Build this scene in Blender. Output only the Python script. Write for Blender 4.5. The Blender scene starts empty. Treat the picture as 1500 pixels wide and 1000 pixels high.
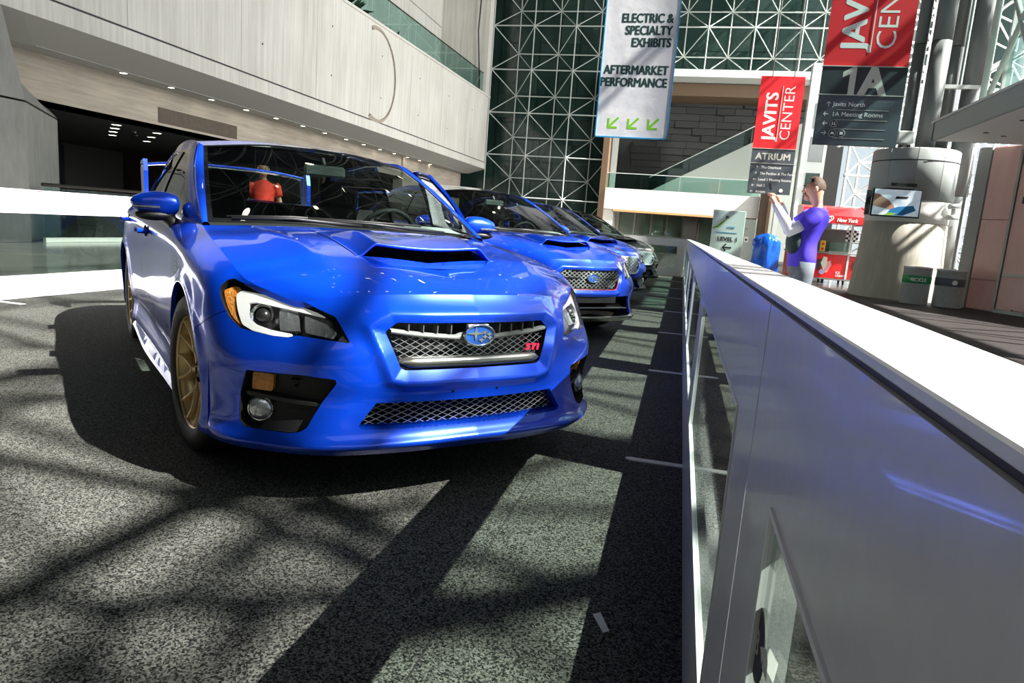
import bpy, bmesh, math, random
import numpy as np
from mathutils import Vector, Matrix
random.seed(7); np.random.seed(7)
PI = math.pi
C = bpy.context.scene.collection

# ------------------------------------------------------------------ camera, sky, sun, exposure
CAM_M = np.array([[0.96769, -0.18166, -0.0], [0, 0, 0], [0, 0, 0]])
def cam_axes(roll, pitch, vpx, f):
    r = math.radians(roll); p = math.radians(pitch)
    d = np.array([0, math.cos(p), math.sin(p)])
    Rr = np.array([[math.cos(r), -math.sin(r), 0], [math.sin(r), math.cos(r), 0], [0, 0, 1]])
    d = Rr @ d
    x = vpx - 750.0; y = -(x*d[0] + f*d[2])/d[1]
    Y = np.array([x, y, f]); Y /= np.linalg.norm(Y)
    Z = -d; X = np.cross(Y, Z)
    return np.array([X, Y, Z])
FOC = 1010.0
CAM_M = cam_axes(4.303, 9.65, 1000.0, FOC)
cam = bpy.data.cameras.new('camera'); co = bpy.data.objects.new('camera', cam); C.objects.link(co)
m3 = np.stack([CAM_M[:, 0], -CAM_M[:, 1], -CAM_M[:, 2]], axis=1)
co.matrix_world = Matrix([list(m3[0])+[0], list(m3[1])+[0], list(m3[2])+[1.04], [0, 0, 0, 1]])
cam.lens = FOC/1500*36; cam.sensor_width = 36; cam.clip_start = 0.02; cam.clip_end = 500
bpy.context.scene.camera = co

W = bpy.data.worlds.new('sky'); bpy.context.scene.world = W; W.use_nodes = True
wn = W.node_tree; wn.nodes.clear()
wo = wn.nodes.new('ShaderNodeOutputWorld'); wb = wn.nodes.new('ShaderNodeBackground')
wt = wn.nodes.new('ShaderNodeTexCoord'); wz = wn.nodes.new('ShaderNodeTexNoise'); wr = wn.nodes.new('ShaderNodeValToRGB')
wz.inputs['Scale'].default_value = 2.2; wz.inputs['Detail'].default_value = 4
wr.color_ramp.elements[0].position = .38; wr.color_ramp.elements[0].color = (.72, .86, .92, 1)
wr.color_ramp.elements[1].position = .62; wr.color_ramp.elements[1].color = (.96, .99, 1, 1)
wn.links.new(wt.outputs['Generated'], wz.inputs['Vector']); wn.links.new(wz.outputs['Fac'], wr.inputs['Fac'])
wn.links.new(wr.outputs['Color'], wb.inputs['Color']); wn.links.new(wb.outputs['Background'], wo.inputs['Surface'])
wb.inputs['Strength'].default_value = .85

SUN = Vector((-.94, .17, -1.0))          # travel direction of the sunlight
sl = bpy.data.lights.new('sun', 'SUN'); so = bpy.data.objects.new('sun', sl); C.objects.link(so)
sl.energy = 18; sl.angle = math.radians(.53); sl.color = (1, .97, .9)
so.rotation_euler = SUN.to_track_quat('-Z', 'Y').to_euler(); so.location = (20, 0, 30)

def area(name, loc, direction, sx, sy, power, col=(1, 1, 1)):
    l = bpy.data.lights.new(name, 'AREA'); l.shape = 'RECTANGLE'; l.size = sx; l.size_y = sy; l.energy = power; l.color = col
    o = bpy.data.objects.new(name, l); C.objects.link(o); o.location = loc
    o.rotation_euler = Vector(direction).to_track_quat('-Z', 'Y').to_euler(); return o
# fill lamps added on top of the sky light in the hall
area('side_daylight_fill', (12.6, 30, 10), (-1, -.05, -.02), 26, 14, 5200, (1, .99, .95))  # added area lamp, brightens the concrete fascia from the glazed side
area('end_fill', (5, -7.4, 11), (.02, 1, -.22), 12, 8, 200, (.93, .97, 1))  # added fill lamp behind the camera, brightens the pink wall
area('corner_fill', (12, 20, 11), (-.55, 1, -.22), 10, 8, 1900, (1, .99, .96))  # added fill lamp aimed at the mezzanine and back wall

vs = bpy.context.scene.view_settings
vs.view_transform = 'Standard'; vs.look = 'None'; vs.gamma = 1; vs.use_curve_mapping = False
vs.exposure = 0.15

# ------------------------------------------------------------------ materials
MATS = {}
def mat(name, col, rough=.5, metal=0., coat=0., emit=None, es=1., spec=.5, trans=None, bump=None, noise=None, alpha=None):
    """procedural Principled material; noise=(scale, amount, second colour), bump=(scale, strength)"""
    m = bpy.data.materials.new(name); m.use_nodes = True; nt = m.node_tree; b = nt.nodes['Principled BSDF']
    b.inputs['Base Color'].default_value = (*col, 1); b.inputs['Roughness'].default_value = rough
    b.inputs['Metallic'].default_value = metal; b.inputs['Coat Weight'].default_value = coat
    b.inputs['Coat Roughness'].default_value = .02; b.inputs['Specular IOR Level'].default_value = spec
    if emit: b.inputs['Emission Color'].default_value = (*emit, 1); b.inputs['Emission Strength'].default_value = es
    if trans: b.inputs['Transmission Weight'].default_value = trans
    tc = nt.nodes.new('ShaderNodeTexCoord')
    n = nt.nodes.new('ShaderNodeTexNoise'); n.inputs['Scale'].default_value = noise[0] if noise else 40
    n.inputs['Detail'].default_value = 5
    nt.links.new(tc.outputs['Object'], n.inputs['Vector'])
    mx = nt.nodes.new('ShaderNodeMix'); mx.data_type = 'RGBA'
    mx.inputs[6].default_value = (*col, 1); c2 = noise[2] if noise else tuple(c*.93 for c in col)
    mx.inputs[7].default_value = (*c2, 1)
    rp = nt.nodes.new('ShaderNodeMapRange'); rp.inputs[1].default_value = .35; rp.inputs[2].default_value = .65
    rp.inputs[4].default_value = noise[1] if noise else .6
    nt.links.new(n.outputs['Fac'], rp.inputs[0]); nt.links.new(rp.outputs[0], mx.inputs[0]); nt.links.new(mx.outputs[2], b.inputs['Base Color'])
    if bump:
        n2 = nt.nodes.new('ShaderNodeTexNoise'); n2.inputs['Scale'].default_value = bump[0]; n2.inputs['Detail'].default_value = 3
        bp = nt.nodes.new('ShaderNodeBump'); bp.inputs['Strength'].default_value = bump[1]; bp.inputs['Distance'].default_value = .01
        nt.links.new(tc.outputs['Object'], n2.inputs['Vector']); nt.links.new(n2.outputs['Fac'], bp.inputs['Height'])
        nt.links.new(bp.outputs['Normal'], b.inputs['Normal'])
    MATS[name] = m; return m
def glass(name, tint, f0=.04, rough=.0, k5=1.):
    """thin glass sheet: mirror share rises towards grazing view, the rest is tinted see-through"""
    m = bpy.data.materials.new(name); m.use_nodes = True; nt = m.node_tree; nt.nodes.clear()
    o = nt.nodes.new('ShaderNodeOutputMaterial'); t = nt.nodes.new('ShaderNodeBsdfTransparent'); g = nt.nodes.new('ShaderNodeBsdfGlossy')
    w = nt.nodes.new('ShaderNodeLayerWeight'); w.inputs['Blend'].default_value = .5
    p = nt.nodes.new('ShaderNodeMath'); p.operation = 'POWER'; p.inputs[1].default_value = 4.5
    a = nt.nodes.new('ShaderNodeMath'); a.operation = 'MULTIPLY_ADD'; a.inputs[1].default_value = (1-f0)*k5; a.inputs[2].default_value = f0
    x = nt.nodes.new('ShaderNodeMixShader')
    t.inputs['Color'].default_value = (*tint, 1); g.inputs['Roughness'].default_value = rough
    nt.links.new(w.outputs['Facing'], p.inputs[0]); nt.links.new(p.outputs[0], a.inputs[0])
    nt.links.new(a.outputs[0], x.inputs[0]); nt.links.new(t.outputs[0], x.inputs[1]); nt.links.new(g.outputs[0], x.inputs[2])
    nt.links.new(x.outputs[0], o.inputs['Surface']); MATS[name] = m; return m

def paint(name, col, dark):
    m = mat(name, col, rough=.30, metal=.38, coat=1., noise=(900, .25, dark)); return m
paint('blue_paint', (.001, .058, .66), (.001, .045, .54))
paint('black_paint', (.012, .013, .016), (.02, .02, .024))
mat('silver_roof', (.23, .24, .23), .25, .4, 1.)
mat('black_plastic', (.012, .012, .013), .45, bump=(300, .15))
mat('gloss_black', (.006, .006, .007), .12, coat=.6)
mat('liner_black', (.004, .004, .004), .9, spec=.1)
mat('rubber', (.012, .012, .012), .62, bump=(200, .2))
mat('gold_wheel', (.72, .50, .22), .36, .45, .3)
mat('chrome', (.82, .82, .80), .08, 1.)
mat('satin_metal', (.42, .42, .38), .27, .95)
mat('silver_bright', (.78, .79, .78), .35, .35)
mat('mesh_metal', (.50, .53, .56), .3, .8)
mat('brake_metal', (.25, .25, .26), .35, .9)
mat('caliper_gold', (.35, .24, .08), .4, .4)
mat('lamp_white', (.88, .88, .84), .25, 0, .4, emit=(1, 1, .95), es=.18)
mat('lamp_dark', (.05, .05, .05), .25, .6)
mat('lamp_silver', (.6, .62, .63), .2, .9, bump=(45, .35))
mat('amber', (.85, .25, .02), .15, 0, .5, bump=(160, .6), noise=(60, .8, (.9, .45, .12)))
mat('badge_blue', (.02, .13, .6), .2, .3, .8)
mat('badge_red', (.8, .03, .1), .3)
mat('red_trim', (.75, .02, .03), .35)
mat('seat_cloth', (.015, .015, .017), .75, bump=(60, .2))
mat('dash', (.022, .022, .022), .6, bump=(200, .2))
mat('paper', (.8, .8, .78), .7)
mat('steel_grey', (.10, .10, .10), .4)
mat('interior_grey', (.16, .18, .17), .6)
glass('car_glass', (.52, .62, .58), .06)
glass('side_glass', (.20, .23, .22), .12)
glass('lamp_glass', (.93, .95, .96), .045)
glass('rail_glass', (.70, .86, .83), .05)
glass('acrylic', (.74, .80, .76), .06)

# ------------------------------------------------------------------ object helpers
def props(o, label=None, cat=None, group=None, kind=None):
    if label: o['label'] = label
    if cat: o['category'] = cat
    if group: o['group'] = group
    if kind: o['kind'] = kind
    return o
def empty(name, loc=(0, 0, 0), rz=0., label=None, cat=None, group=None, kind=None):
    o = bpy.data.objects.new(name, None); C.objects.link(o); o.location = loc; o.rotation_euler = (0, 0, rz)
    o.empty_display_size = .1
    return props(o, label, cat, group, kind)
def link(name, me, parent=None, **k):
    o = bpy.data.objects.new(name, me); C.objects.link(o)
    if parent: o.parent = parent
    return props(o, **k)
def copy_tree(o, parent=None):
    c = o.copy(); C.objects.link(c); c.parent = parent
    for ch in list(o.children): copy_tree(ch, c)
    return c

class MB:
    """mesh builder: boxes, tubes, lathes, prisms collected into one mesh"""
    def __init__(s): s.v = []; s.f = []; s.sm = []
    def add(s, v, f, smooth=False):
        k = len(s.v); s.v += [tuple(map(float, p)) for p in v]; s.f += [tuple(i+k for i in q) for q in f]; s.sm += [smooth]*len(f); return s
    def box(s, a, b, bev=0.):
        (x0, y0, z0), (x1, y1, z1) = a, b
        if bev:
            w = min(bev, abs(x1-x0)*.45, abs(y1-y0)*.45, abs(z1-z0)*.45)
            V = []; ids = {}
            for ix, X in enumerate((x0, x1)):
                for iy, Y in enumerate((y0, y1)):
                    for iz, Z in enumerate((z0, z1)):
                        sx = w if ix == 0 else -w; sy = w if iy == 0 else -w; sz = w if iz == 0 else -w
                        for ax, p in enumerate(((X, Y+sy, Z+sz), (X+sx, Y, Z+sz), (X+sx, Y+sy, Z))):
                            ids[(ix, iy, iz, ax)] = len(V); V.append(p)
            F = []
            q = lambda *k: [ids[t] for t in k]
            for i in (0, 1):
                a_ = q((i, 0, 0, 0), (i, 1, 0, 0), (i, 1, 1, 0), (i, 0, 1, 0)); F.append(a_ if i else a_[::-1])
                a_ = q((0, i, 0, 1), (0, i, 1, 1), (1, i, 1, 1), (1, i, 0, 1)); F.append(a_ if i else a_[::-1])
                a_ = q((0, 0, i, 2), (1, 0, i, 2), (1, 1, i, 2), (0, 1, i, 2)); F.append(a_ if i else a_[::-1])
            for i in (0, 1):
                for j in (0, 1):
                    F.append(q((i, j, 0, 0), (i, j, 1, 0), (i, j, 1, 1), (i, j, 0, 1)))
                    F.append(q((i, 0, j, 0), (i, 1, j, 0), (i, 1, j, 2), (i, 0, j, 2)))
                    F.append(q((0, i, j, 1), (1, i, j, 1), (1, i, j, 2), (0, i, j, 2)))
                    for k in (0, 1): F.append(q((i, j, k, 0), (i, j, k, 1), (i, j, k, 2)))
            return s.add(V, F)
        V = [(x0, y0, z0), (x1, y0, z0), (x1, y1, z0), (x0, y1, z0), (x0, y0, z1), (x1, y0, z1), (x1, y1, z1), (x0, y1, z1)]
        return s.add(V, [(0, 3, 2, 1), (4, 5, 6, 7), (0, 1, 5, 4), (1, 2, 6, 5), (2, 3, 7, 6), (3, 0, 4, 7)])
    def cyl(s, p, q, r, r2=None, n=12, caps=True, smooth=True):
        p = Vector(p); q = Vector(q); r2 = r if r2 is None else r2
        d = (q-p).normalized(); a = d.orthogonal().normalized(); b = d.cross(a)
        V = []; 
        for (o, rr) in ((p, r), (q, r2)):
            for i in range(n):
                t = 2*PI*i/n; V.append(o+rr*(math.cos(t)*a+math.sin(t)*b))
        s.add(V, [(i, (i+1) % n, n+(i+1) % n, n+i) for i in range(n)], smooth)
        if caps:
            k = len(s.v)-2*n
            s.f += [tuple(k+i for i in range(n-1, -1, -1)), tuple(k+n+i for i in range(n))]; s.sm += [False, False]
        return s
    def lathe(s, prof, o=(0, 0, 0), ax='z', n=32, smooth=True, a0=0., a1=2*PI):
        """prof: (radius, height)"""
        full = abs(a1-a0-2*PI) < 1e-6; m = n if full else n+1
        V = []
        for (r, h) in prof:
            for i in range(m):
                t = a0+(a1-a0)*i/n; c_, s_ = r*math.cos(t), r*math.sin(t)
                p = (c_, s_, h) if ax == 'z' else ((h, c_, s_) if ax == 'x' else (s_, h, c_))
                V.append((p[0]+o[0], p[1]+o[1], p[2]+o[2]))
        F = []
        for j in range(len(prof)-1):
            for i in range(n):
                i2 = (i+1) % m
                F.append((j*m+i, j*m+i2, (j+1)*m+i2, (j+1)*m+i))
        return s.add(V, F, smooth)
    def prism(s, poly, fr, d, smooth=False):
        """poly 2D list; fr(u,v,w)->xyz; extruded from w=0 to w=d"""
        n = len(poly)
        V = [fr(u, v, 0) for u, v in poly]+[fr(u, v, d) for u, v in poly]
        s.add(V, [(i, (i+1) % n, n+(i+1) % n, n+i) for i in range(n)], smooth)
        k = len(s.v)-2*n
        s.f += [tuple(k+i for i in range(n-1, -1, -1)), tuple(k+n+i for i in range(n))]; s.sm += [False]*2
        return s
    def tube(s, pts, r, n=8, rs=None):
        pts = [Vector(p) for p in pts]; V = []; a = None
        for i, p in enumerate(pts):
            d = (pts[min(i+1, len(pts)-1)]-pts[max(i-1, 0)]).normalized()
            a = d.orthogonal().normalized() if a is None else (a-d*a.dot(d)).normalized()
            b = d.cross(a); rr = rs[i] if rs else r
            for j in range(n):
                t = 2*PI*j/n; V.append(p+rr*(math.cos(t)*a+math.sin(t)*b))
        m = len(pts)
        F = [(i*n+j, i*n+(j+1) % n, (i+1)*n+(j+1) % n, (i+1)*n+j) for i in range(m-1) for j in range(n)]
        s.add(V, F, True); k = len(s.v)-len(V)
        s.f += [tuple(k+j for j in range(n-1, -1, -1)), tuple(k+(m-1)*n+j for j in range(n))]; s.sm += [False]*2
        return s
    def ball(s, c, r, n=12, m=8, sc=(1, 1, 1)):
        V = [(c[0], c[1], c[2]-r*sc[2])]
        for j in range(1, m):
            ph = -PI/2+PI*j/m
            for i in range(n):
                t = 2*PI*i/n; V.append((c[0]+r*sc[0]*math.cos(ph)*math.cos(t), c[1]+r*sc[1]*math.cos(ph)*math.sin(t), c[2]+r*sc[2]*math.sin(ph)))
        V.append((c[0], c[1], c[2]+r*sc[2])); F = []
        for i in range(n):
            F.append((0, 1+(i+1) % n, 1+i)); F.append((len(V)-1, 1+(m-2)*n+i, 1+(m-2)*n+(i+1) % n))
            for j in range(m-2): F.append((1+j*n+i, 1+j*n+(i+1) % n, 1+(j+1)*n+(i+1) % n, 1+(j+1)*n+i))
        return s.add(V, F, True)
    def mesh(s, m):
        me = bpy.data.meshes.new('mesh'); me.from_pydata(s.v, [], s.f)
        me.materials.append(MATS[m] if isinstance(m, str) else m)
        me.polygons.foreach_set('use_smooth', s.sm); me.update()
        bm = bmesh.new(); bm.from_mesh(me); bmesh.ops.recalc_face_normals(bm, faces=bm.faces); bm.to_mesh(me); bm.free()
        return me
    def build(s, name, m, parent=None, **k): return link(name, s.mesh(m), parent, **k)
def box(name, a, b, m, parent=None, bev=0., **k): return MB().box(a, b, bev).build(name, m, parent, **k)

_font = {}
def text(name, body, size, m, parent, loc, rot=(PI/2, 0, 0), depth=.004, bold=0., align='LEFT', sx=1., shear=0., sp=1.):
    cu = bpy.data.curves.new('t', 'FONT'); cu.body = body; cu.size = size; cu.extrude = depth; cu.align_x = align
    cu.offset = min(bold, 0); cu.resolution_u = 3; cu.shear = shear; cu.space_character = sp
    o = bpy.data.objects.new('t', cu); C.objects.link(o)
    dg = bpy.context.evaluated_depsgraph_get(); me = bpy.data.meshes.new_from_object(o.evaluated_get(dg))
    bpy.data.objects.remove(o); me.materials.clear(); me.materials.append(MATS[m])
    if sx != 1:
        for v in me.vertices: v.co.x *= sx
    if bold > 0:                      # thicken strokes by laying shifted copies of the glyphs together
        n0 = len(me.vertices); V = [tuple(v.co) for v in me.vertices]; F = [tuple(p.vertices) for p in me.polygons]; V2 = []; F2 = []
        for k, (dx, dy) in enumerate(((-bold, 0), (bold, 0), (0, -bold), (0, bold), (-bold*2, 0), (bold*2, 0))):
            V2 += [(x+dx, y+dy, z+.00004*k) for x, y, z in V]; F2 += [tuple(i+n0*k for i in f) for f in F]
        me = bpy.data.meshes.new('text'); me.from_pydata(V2, [], F2); me.materials.append(MATS[m]); me.update()
    r = link(name, me, parent); r.location = loc; r.rotation_euler = rot; return r
# ------------------------------------------------------------------ car body surfaces
# ---------------- car body control net (car-local: x forward, y = |lateral|, z up) ----------------
def crom(P,t,k):
    """Catmull-Rom through P (n,...) at knot positions k, evaluated at t"""
    P=np.asarray(P,float);k=np.asarray(k,float);t=np.asarray(t,float)
    n=len(k)
    d=np.diff(k);s=np.diff(P,axis=0)/d.reshape((-1,)+(1,)*(P.ndim-1))
    m=np.empty_like(P);m[0]=s[0];m[-1]=s[-1]
    w0=d[1:].reshape((-1,)+(1,)*(P.ndim-1));w1=d[:-1].reshape((-1,)+(1,)*(P.ndim-1))
    m[1:-1]=(s[:-1]*w0+s[1:]*w1)/(w0+w1)
    i=np.clip(np.searchsorted(k,t,side='right')-1,0,n-2)
    h=(k[i+1]-k[i]);u=(t-k[i])/h
    sh=(-1,)+(1,)*(P.ndim-1);u=u.reshape(sh);h=h.reshape(sh)
    return (2*u**3-3*u**2+1)*P[i]+(u**3-2*u**2+u)*h*m[i]+(-2*u**3+3*u**2)*P[i+1]+(u**3-u**2)*h*m[i+1]
# each station: 9 rows bottom->top of (x,y,z)
def yst(y,l): return [(x,y,z) for x,z in l]
def xst(x,l): return [(x,y,z) for y,z in l]
ST=[
 yst(0,  [(2.225,.200),(2.265,.243),(2.245,.268),(2.222,.37),(2.228,.46),(2.225,.55),(2.220,.60),(2.200,.69),(2.150,.765)]),
 yst(.25,[(2.215,.198),(2.252,.240),(2.232,.265),(2.207,.37),(2.215,.46),(2.212,.55),(2.205,.60),(2.182,.69),(2.130,.762)]),
 yst(.42,[(2.180,.195),(2.222,.235),(2.200,.260),(2.170,.37),(2.178,.46),(2.172,.55),(2.155,.60),(2.125,.69),(2.075,.752)]),
 [(2.140,.53,.192),(2.178,.53,.230),(2.155,.53,.255),(2.118,.53,.37),(2.130,.53,.46),(2.125,.525,.55),(2.098,.52,.605),(2.055,.515,.675),(2.020,.51,.733)],
 [(2.075,.63,.190),(2.115,.63,.226),(2.090,.63,.251),(2.050,.63,.37),(2.070,.625,.468),(2.062,.62,.55),(2.020,.62,.607),(1.975,.605,.665),(1.955,.59,.713)],
 [(1.990,.72,.188),(2.030,.72,.224),(2.005,.72,.250),(1.972,.72,.37),(1.998,.715,.470),(1.992,.71,.55),(1.945,.71,.612),(1.900,.69,.685),(1.885,.67,.738)],
 [(1.905,.79,.186),(1.945,.795,.222),(1.925,.787,.248),(1.900,.785,.37),(1.930,.78,.472),(1.918,.775,.55),(1.868,.775,.620),(1.830,.755,.700),(1.820,.73,.765)],
 [(1.800,.845,.186),(1.822,.85,.22),(1.800,.842,.25),(1.800,.84,.37),(1.812,.842,.472),(1.805,.84,.555),(1.785,.832,.63),(1.758,.812,.72),(1.745,.752,.790)],
 xst(1.69,[(.865,.186),(.872,.22),(.868,.25),(.868,.37),(.872,.475),(.872,.565),(.867,.65),(.838,.755),(.765,.815)]),
 xst(1.50,[(.880,.186),(.884,.22),(.884,.25),(.884,.37),(.886,.475),(.887,.60),(.880,.70),(.852,.800),(.770,.855)]),
 xst(1.325,[(.882,.186),(.886,.22),(.886,.25),(.886,.37),(.888,.48),(.889,.62),(.883,.72),(.856,.823),(.768,.882)]),
 xst(1.12,[(.876,.18),(.88,.22),(.88,.25),(.88,.37),(.884,.48),(.884,.61),(.877,.73),(.853,.842),(.758,.908)]),
 xst(.95,[(.860,.175),(.868,.22),(.866,.26),(.868,.37),(.872,.48),(.872,.60),(.868,.74),(.850,.855),(.748,.930)]),
 xst(.70,[(.855,.175),(.865,.22),(.852,.27),(.860,.37),(.868,.48),(.868,.60),(.866,.75),(.852,.865),(.775,.935)]),
 xst(.20,[(.855,.175),(.865,.22),(.848,.28),(.862,.38),(.872,.49),(.870,.61),(.868,.77),(.854,.88),(.785,.948)]),
 xst(-.40,[(.855,.175),(.865,.22),(.848,.29),(.864,.39),(.875,.50),(.872,.62),(.870,.79),(.856,.90),(.785,.965)]),
 xst(-.90,[(.858,.175),(.868,.22),(.858,.29),(.872,.39),(.882,.50),(.882,.63),(.876,.80),(.858,.915),(.775,.985)]),
 xst(-1.325,[(.870,.19),(.875,.23),(.875,.30),(.882,.40),(.892,.51),(.895,.65),(.886,.81),(.858,.925),(.755,1.005)]),
 xst(-1.75,[(.850,.22),(.858,.26),(.862,.32),(.868,.41),(.872,.52),(.872,.65),(.858,.81),(.826,.94),(.720,1.030)]),
 [(-2.08,.77,.25),(-2.10,.775,.29),(-2.12,.78,.34),(-2.12,.785,.42),(-2.12,.785,.52),(-2.11,.775,.65),(-2.10,.755,.81),(-2.07,.715,.97),(-2.02,.64,1.050)],
 [(-2.28,.55,.27),(-2.30,.55,.31),(-2.32,.55,.35),(-2.33,.55,.43),(-2.33,.55,.53),(-2.32,.55,.65),(-2.30,.55,.81),(-2.27,.53,.98),(-2.20,.48,1.065)],
 yst(0,[(-2.33,.27),(-2.35,.31),(-2.37,.35),(-2.38,.43),(-2.38,.53),(-2.37,.65),(-2.35,.81),(-2.32,.98),(-2.26,1.075)]),
]
ST=np.array(ST,float)
KS=np.concatenate([[0],np.cumsum(np.linalg.norm(np.diff(ST[:,4],axis=0),axis=1))])
KR=np.array([0,.045,.075,.18,.28,.38,.45,.55,.64])
def skirt(s,r):
    """s,r 1-D arrays -> grid (len(s),len(r),3)"""
    A=crom(ST,s,KS)                       # (ns,9,3)
    B=crom(np.swapaxes(A,0,1),r,KR)       # (nr,ns,3)
    B=np.swapaxes(B,0,1).copy(); B[...,1]=np.maximum(B[...,1],0)
    return B
def sdf(poly,y,z):
    poly=np.asarray(poly,float);p=np.stack([y,z],-1)
    d=np.full(y.shape,1e9);ins=np.zeros(y.shape,bool)
    n=len(poly)
    for i in range(n):
        a=poly[i];b=poly[(i+1)%n];e=b-a;w=p-a
        t=np.clip((w@e)/max(e@e,1e-12),0,1)
        q=w-t[...,None]*e;d=np.minimum(d,np.hypot(q[...,0],q[...,1]))
        c=((a[1]<=p[...,1])&(b[1]>p[...,1]))|((b[1]<=p[...,1])&(a[1]>p[...,1]))
        with np.errstate(all='ignore'):
            xi=a[0]+(p[...,1]-a[1])/(b[1]-a[1])*e[0]
        ins^=c&(p[...,0]<xi)
    return np.where(ins,-d,d)
class PM:
    """panel mesh with its own smooth normals; s = running length around the car"""
    def __init__(s, V, N, F, S=None):
        s.V = np.asarray(V, float).reshape(-1, 3); s.N = np.asarray(N, float).reshape(-1, 3); s.F = list(F)
        s.S = np.zeros(len(s.V)) if S is None else np.asarray(S, float)
    def copy(s): return PM(s.V.copy(), s.N.copy(), list(s.F), s.S.copy())
    def clip(s, f):
        """keep the part where f >= 0, cutting faces along f = 0"""
        f = np.where(np.abs(f) < 1e-7, 1e-7, f); pos = f > 0
        V = [*s.V]; N = [*s.N]; S = [*s.S]; cut = {}; F = []
        for q in s.F:
            k = [pos[i] for i in q]
            if all(k): F.append(q); continue
            if not any(k): continue
            r = []
            for a, b in zip(q, q[1:]+q[:1]):
                if pos[a]: r.append(a)
                if pos[a] != pos[b]:
                    e = (a, b) if a < b else (b, a)
                    if e not in cut:
                        t = f[e[0]]/(f[e[0]]-f[e[1]]); cut[e] = len(V)
                        V.append(s.V[e[0]]*(1-t)+s.V[e[1]]*t); n = s.N[e[0]]*(1-t)+s.N[e[1]]*t
                        N.append(n/np.linalg.norm(n)); S.append(s.S[e[0]]*(1-t)+s.S[e[1]]*t)
                    r.append(cut[e])
            if len(r) > 2: F.append(tuple(r))
        V = np.array(V); N = np.array(N); S = np.array(S)
        use = np.zeros(len(V), bool)
        for q in F: use[list(q)] = True
        mp = np.cumsum(use)-1
        return PM(V[use], N[use], [tuple(int(mp[i]) for i in q) for q in F], S[use])
    def off(s, d): return PM(s.V+s.N*d, s.N, s.F, s.S)
    def mirror(s):
        m = np.array([1, -1, 1]); return PM(s.V*m, s.N*m, [q[::-1] for q in s.F], s.S)
    def flip(s): return PM(s.V, -s.N, [q[::-1] for q in s.F], s.S)
    def __add__(s, o):
        k = len(s.V); return PM(np.vstack([s.V, o.V]), np.vstack([s.N, o.N]), s.F+[tuple(i+k for i in q) for q in o.F], np.concatenate([s.S, o.S]))
    def rim(s, d, dirv=None, skip=None, only=None):
        """wall along every boundary edge, going inward by d"""
        cnt = {}
        for q in s.F:
            for a, b in zip(q, q[1:]+q[:1]):
                e = (min(a, b), max(a, b)); cnt[e] = None if e in cnt else (a, b)
        E = [ab for ab in cnt.values() if ab]
        if skip is not None: E = [(a, b) for a, b in E if not (skip(s.V[a]) and skip(s.V[b]))]
        if only is not None: E = [(a, b) for a, b in E if only(s.V[a]) and only(s.V[b])]
        ids = {}; V = []; S = []
        for a, b in E:
            for i in (a, b):
                if i not in ids:
                    ids[i] = len(V); V.append(s.V[i]); S.append(s.S[i])
                    V.append(s.V[i]-s.N[i]*d if dirv is None else s.V[i]+np.array(dirv)*d); S.append(s.S[i])
        N = np.zeros((len(V), 3)); F = []
        for a, b in E:
            q = (ids[b], ids[a], ids[a]+1, ids[b]+1); F.append(q)
            n = np.cross(V[q[1]]-V[q[0]], V[q[3]]-V[q[0]])
            for i in q: N[i] += n
        if not V: return PM(np.zeros((0, 3)), np.zeros((0, 3)), [])
        l = np.linalg.norm(N, axis=1, keepdims=True); l[l < 1e-12] = 1
        return PM(np.array(V), N/l, F, S)
    def mesh(s, m):
        me = bpy.data.meshes.new('mesh'); me.from_pydata(s.V.tolist(), [], s.F); me.materials.append(MATS[m])
        me.polygons.foreach_set('use_smooth', [True]*len(s.F)); me.update()
        me.normals_split_custom_set_from_vertices(s.N.tolist()); return me
    def build(s, name, m, parent=None, **k): return link(name, s.mesh(m), parent, **k)
def pgrid(P, S=None, sym=False):
    n, m = P.shape[:2]
    a = np.gradient(P, axis=0); b = np.gradient(P, axis=1); N = np.cross(a, b)
    l = np.linalg.norm(N, axis=2, keepdims=True); l[l < 1e-12] = 1; N = N/l
    if sym: N[0, :, 1] = 0; N[0] /= np.linalg.norm(N[0], axis=1, keepdims=True)
    F = [(i*m+j, (i+1)*m+j, (i+1)*m+j+1, i*m+j+1) for i in range(n-1) for j in range(m-1)]
    return PM(P.reshape(-1, 3), N.reshape(-1, 3), F, None if S is None else np.repeat(S, m))
def both(p): return p+p.mirror()
def net(P, nu, nv):
    P = np.array(P, float); ku = np.linspace(0, 1, P.shape[0]); kv = np.linspace(0, 1, P.shape[1])
    A = crom(P, np.linspace(0, 1, nu), ku); B = crom(np.swapaxes(A, 0, 1), np.linspace(0, 1, nv), kv)
    return np.swapaxes(B, 0, 1).copy()

HEX_OUT = [(-.405, .648), (-.335, .697), (.335, .697), (.405, .648), (.335, .468), (.285, .455), (-.285, .455), (-.335, .468)]
HEX_IN = [(-.352, .634), (-.312, .668), (.312, .668), (.352, .634), (.302, .508), (.285, .499), (-.285, .499), (-.302, .508)]
INTAKE = [(-.438, .298), (-.378, .378), (.378, .378), (.438, .298), (.425, .292), (-.425, .292)]
LAMP = [(1.036, .738), (.986, .693), (.928, .645), (.865, .610), (.741, .597), (.688, .596), (.655, .605), (.640, .604), (.482, .593), (.527, .673), (.628, .707), (.767, .737), (.854, .752), (1.002, .768), (1.030, .762)]
POCKET = [(.844, .466), (.860, .285), (.844, .270), (.678, .271), (.645, .278), (.622, .293), (.530, .452), (.533, .459), (.649, .467)]
FEND = [(.862, .255), (.862, 1.0), (1.98, .9), (1.90, .72), (1.83, .675), (1.790, .652), (1.655, .578), (1.60, .5), (1.40, .10), (1.0, .10)]
DOOR_F = [(.855, .268), (.858, .5), (.855, .80), (.868, .932), (.62, 1.070), (.33, 1.208), (.05, 1.330), (-.25, 1.368), (-.388, 1.372), (-.388, .268)]
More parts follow.
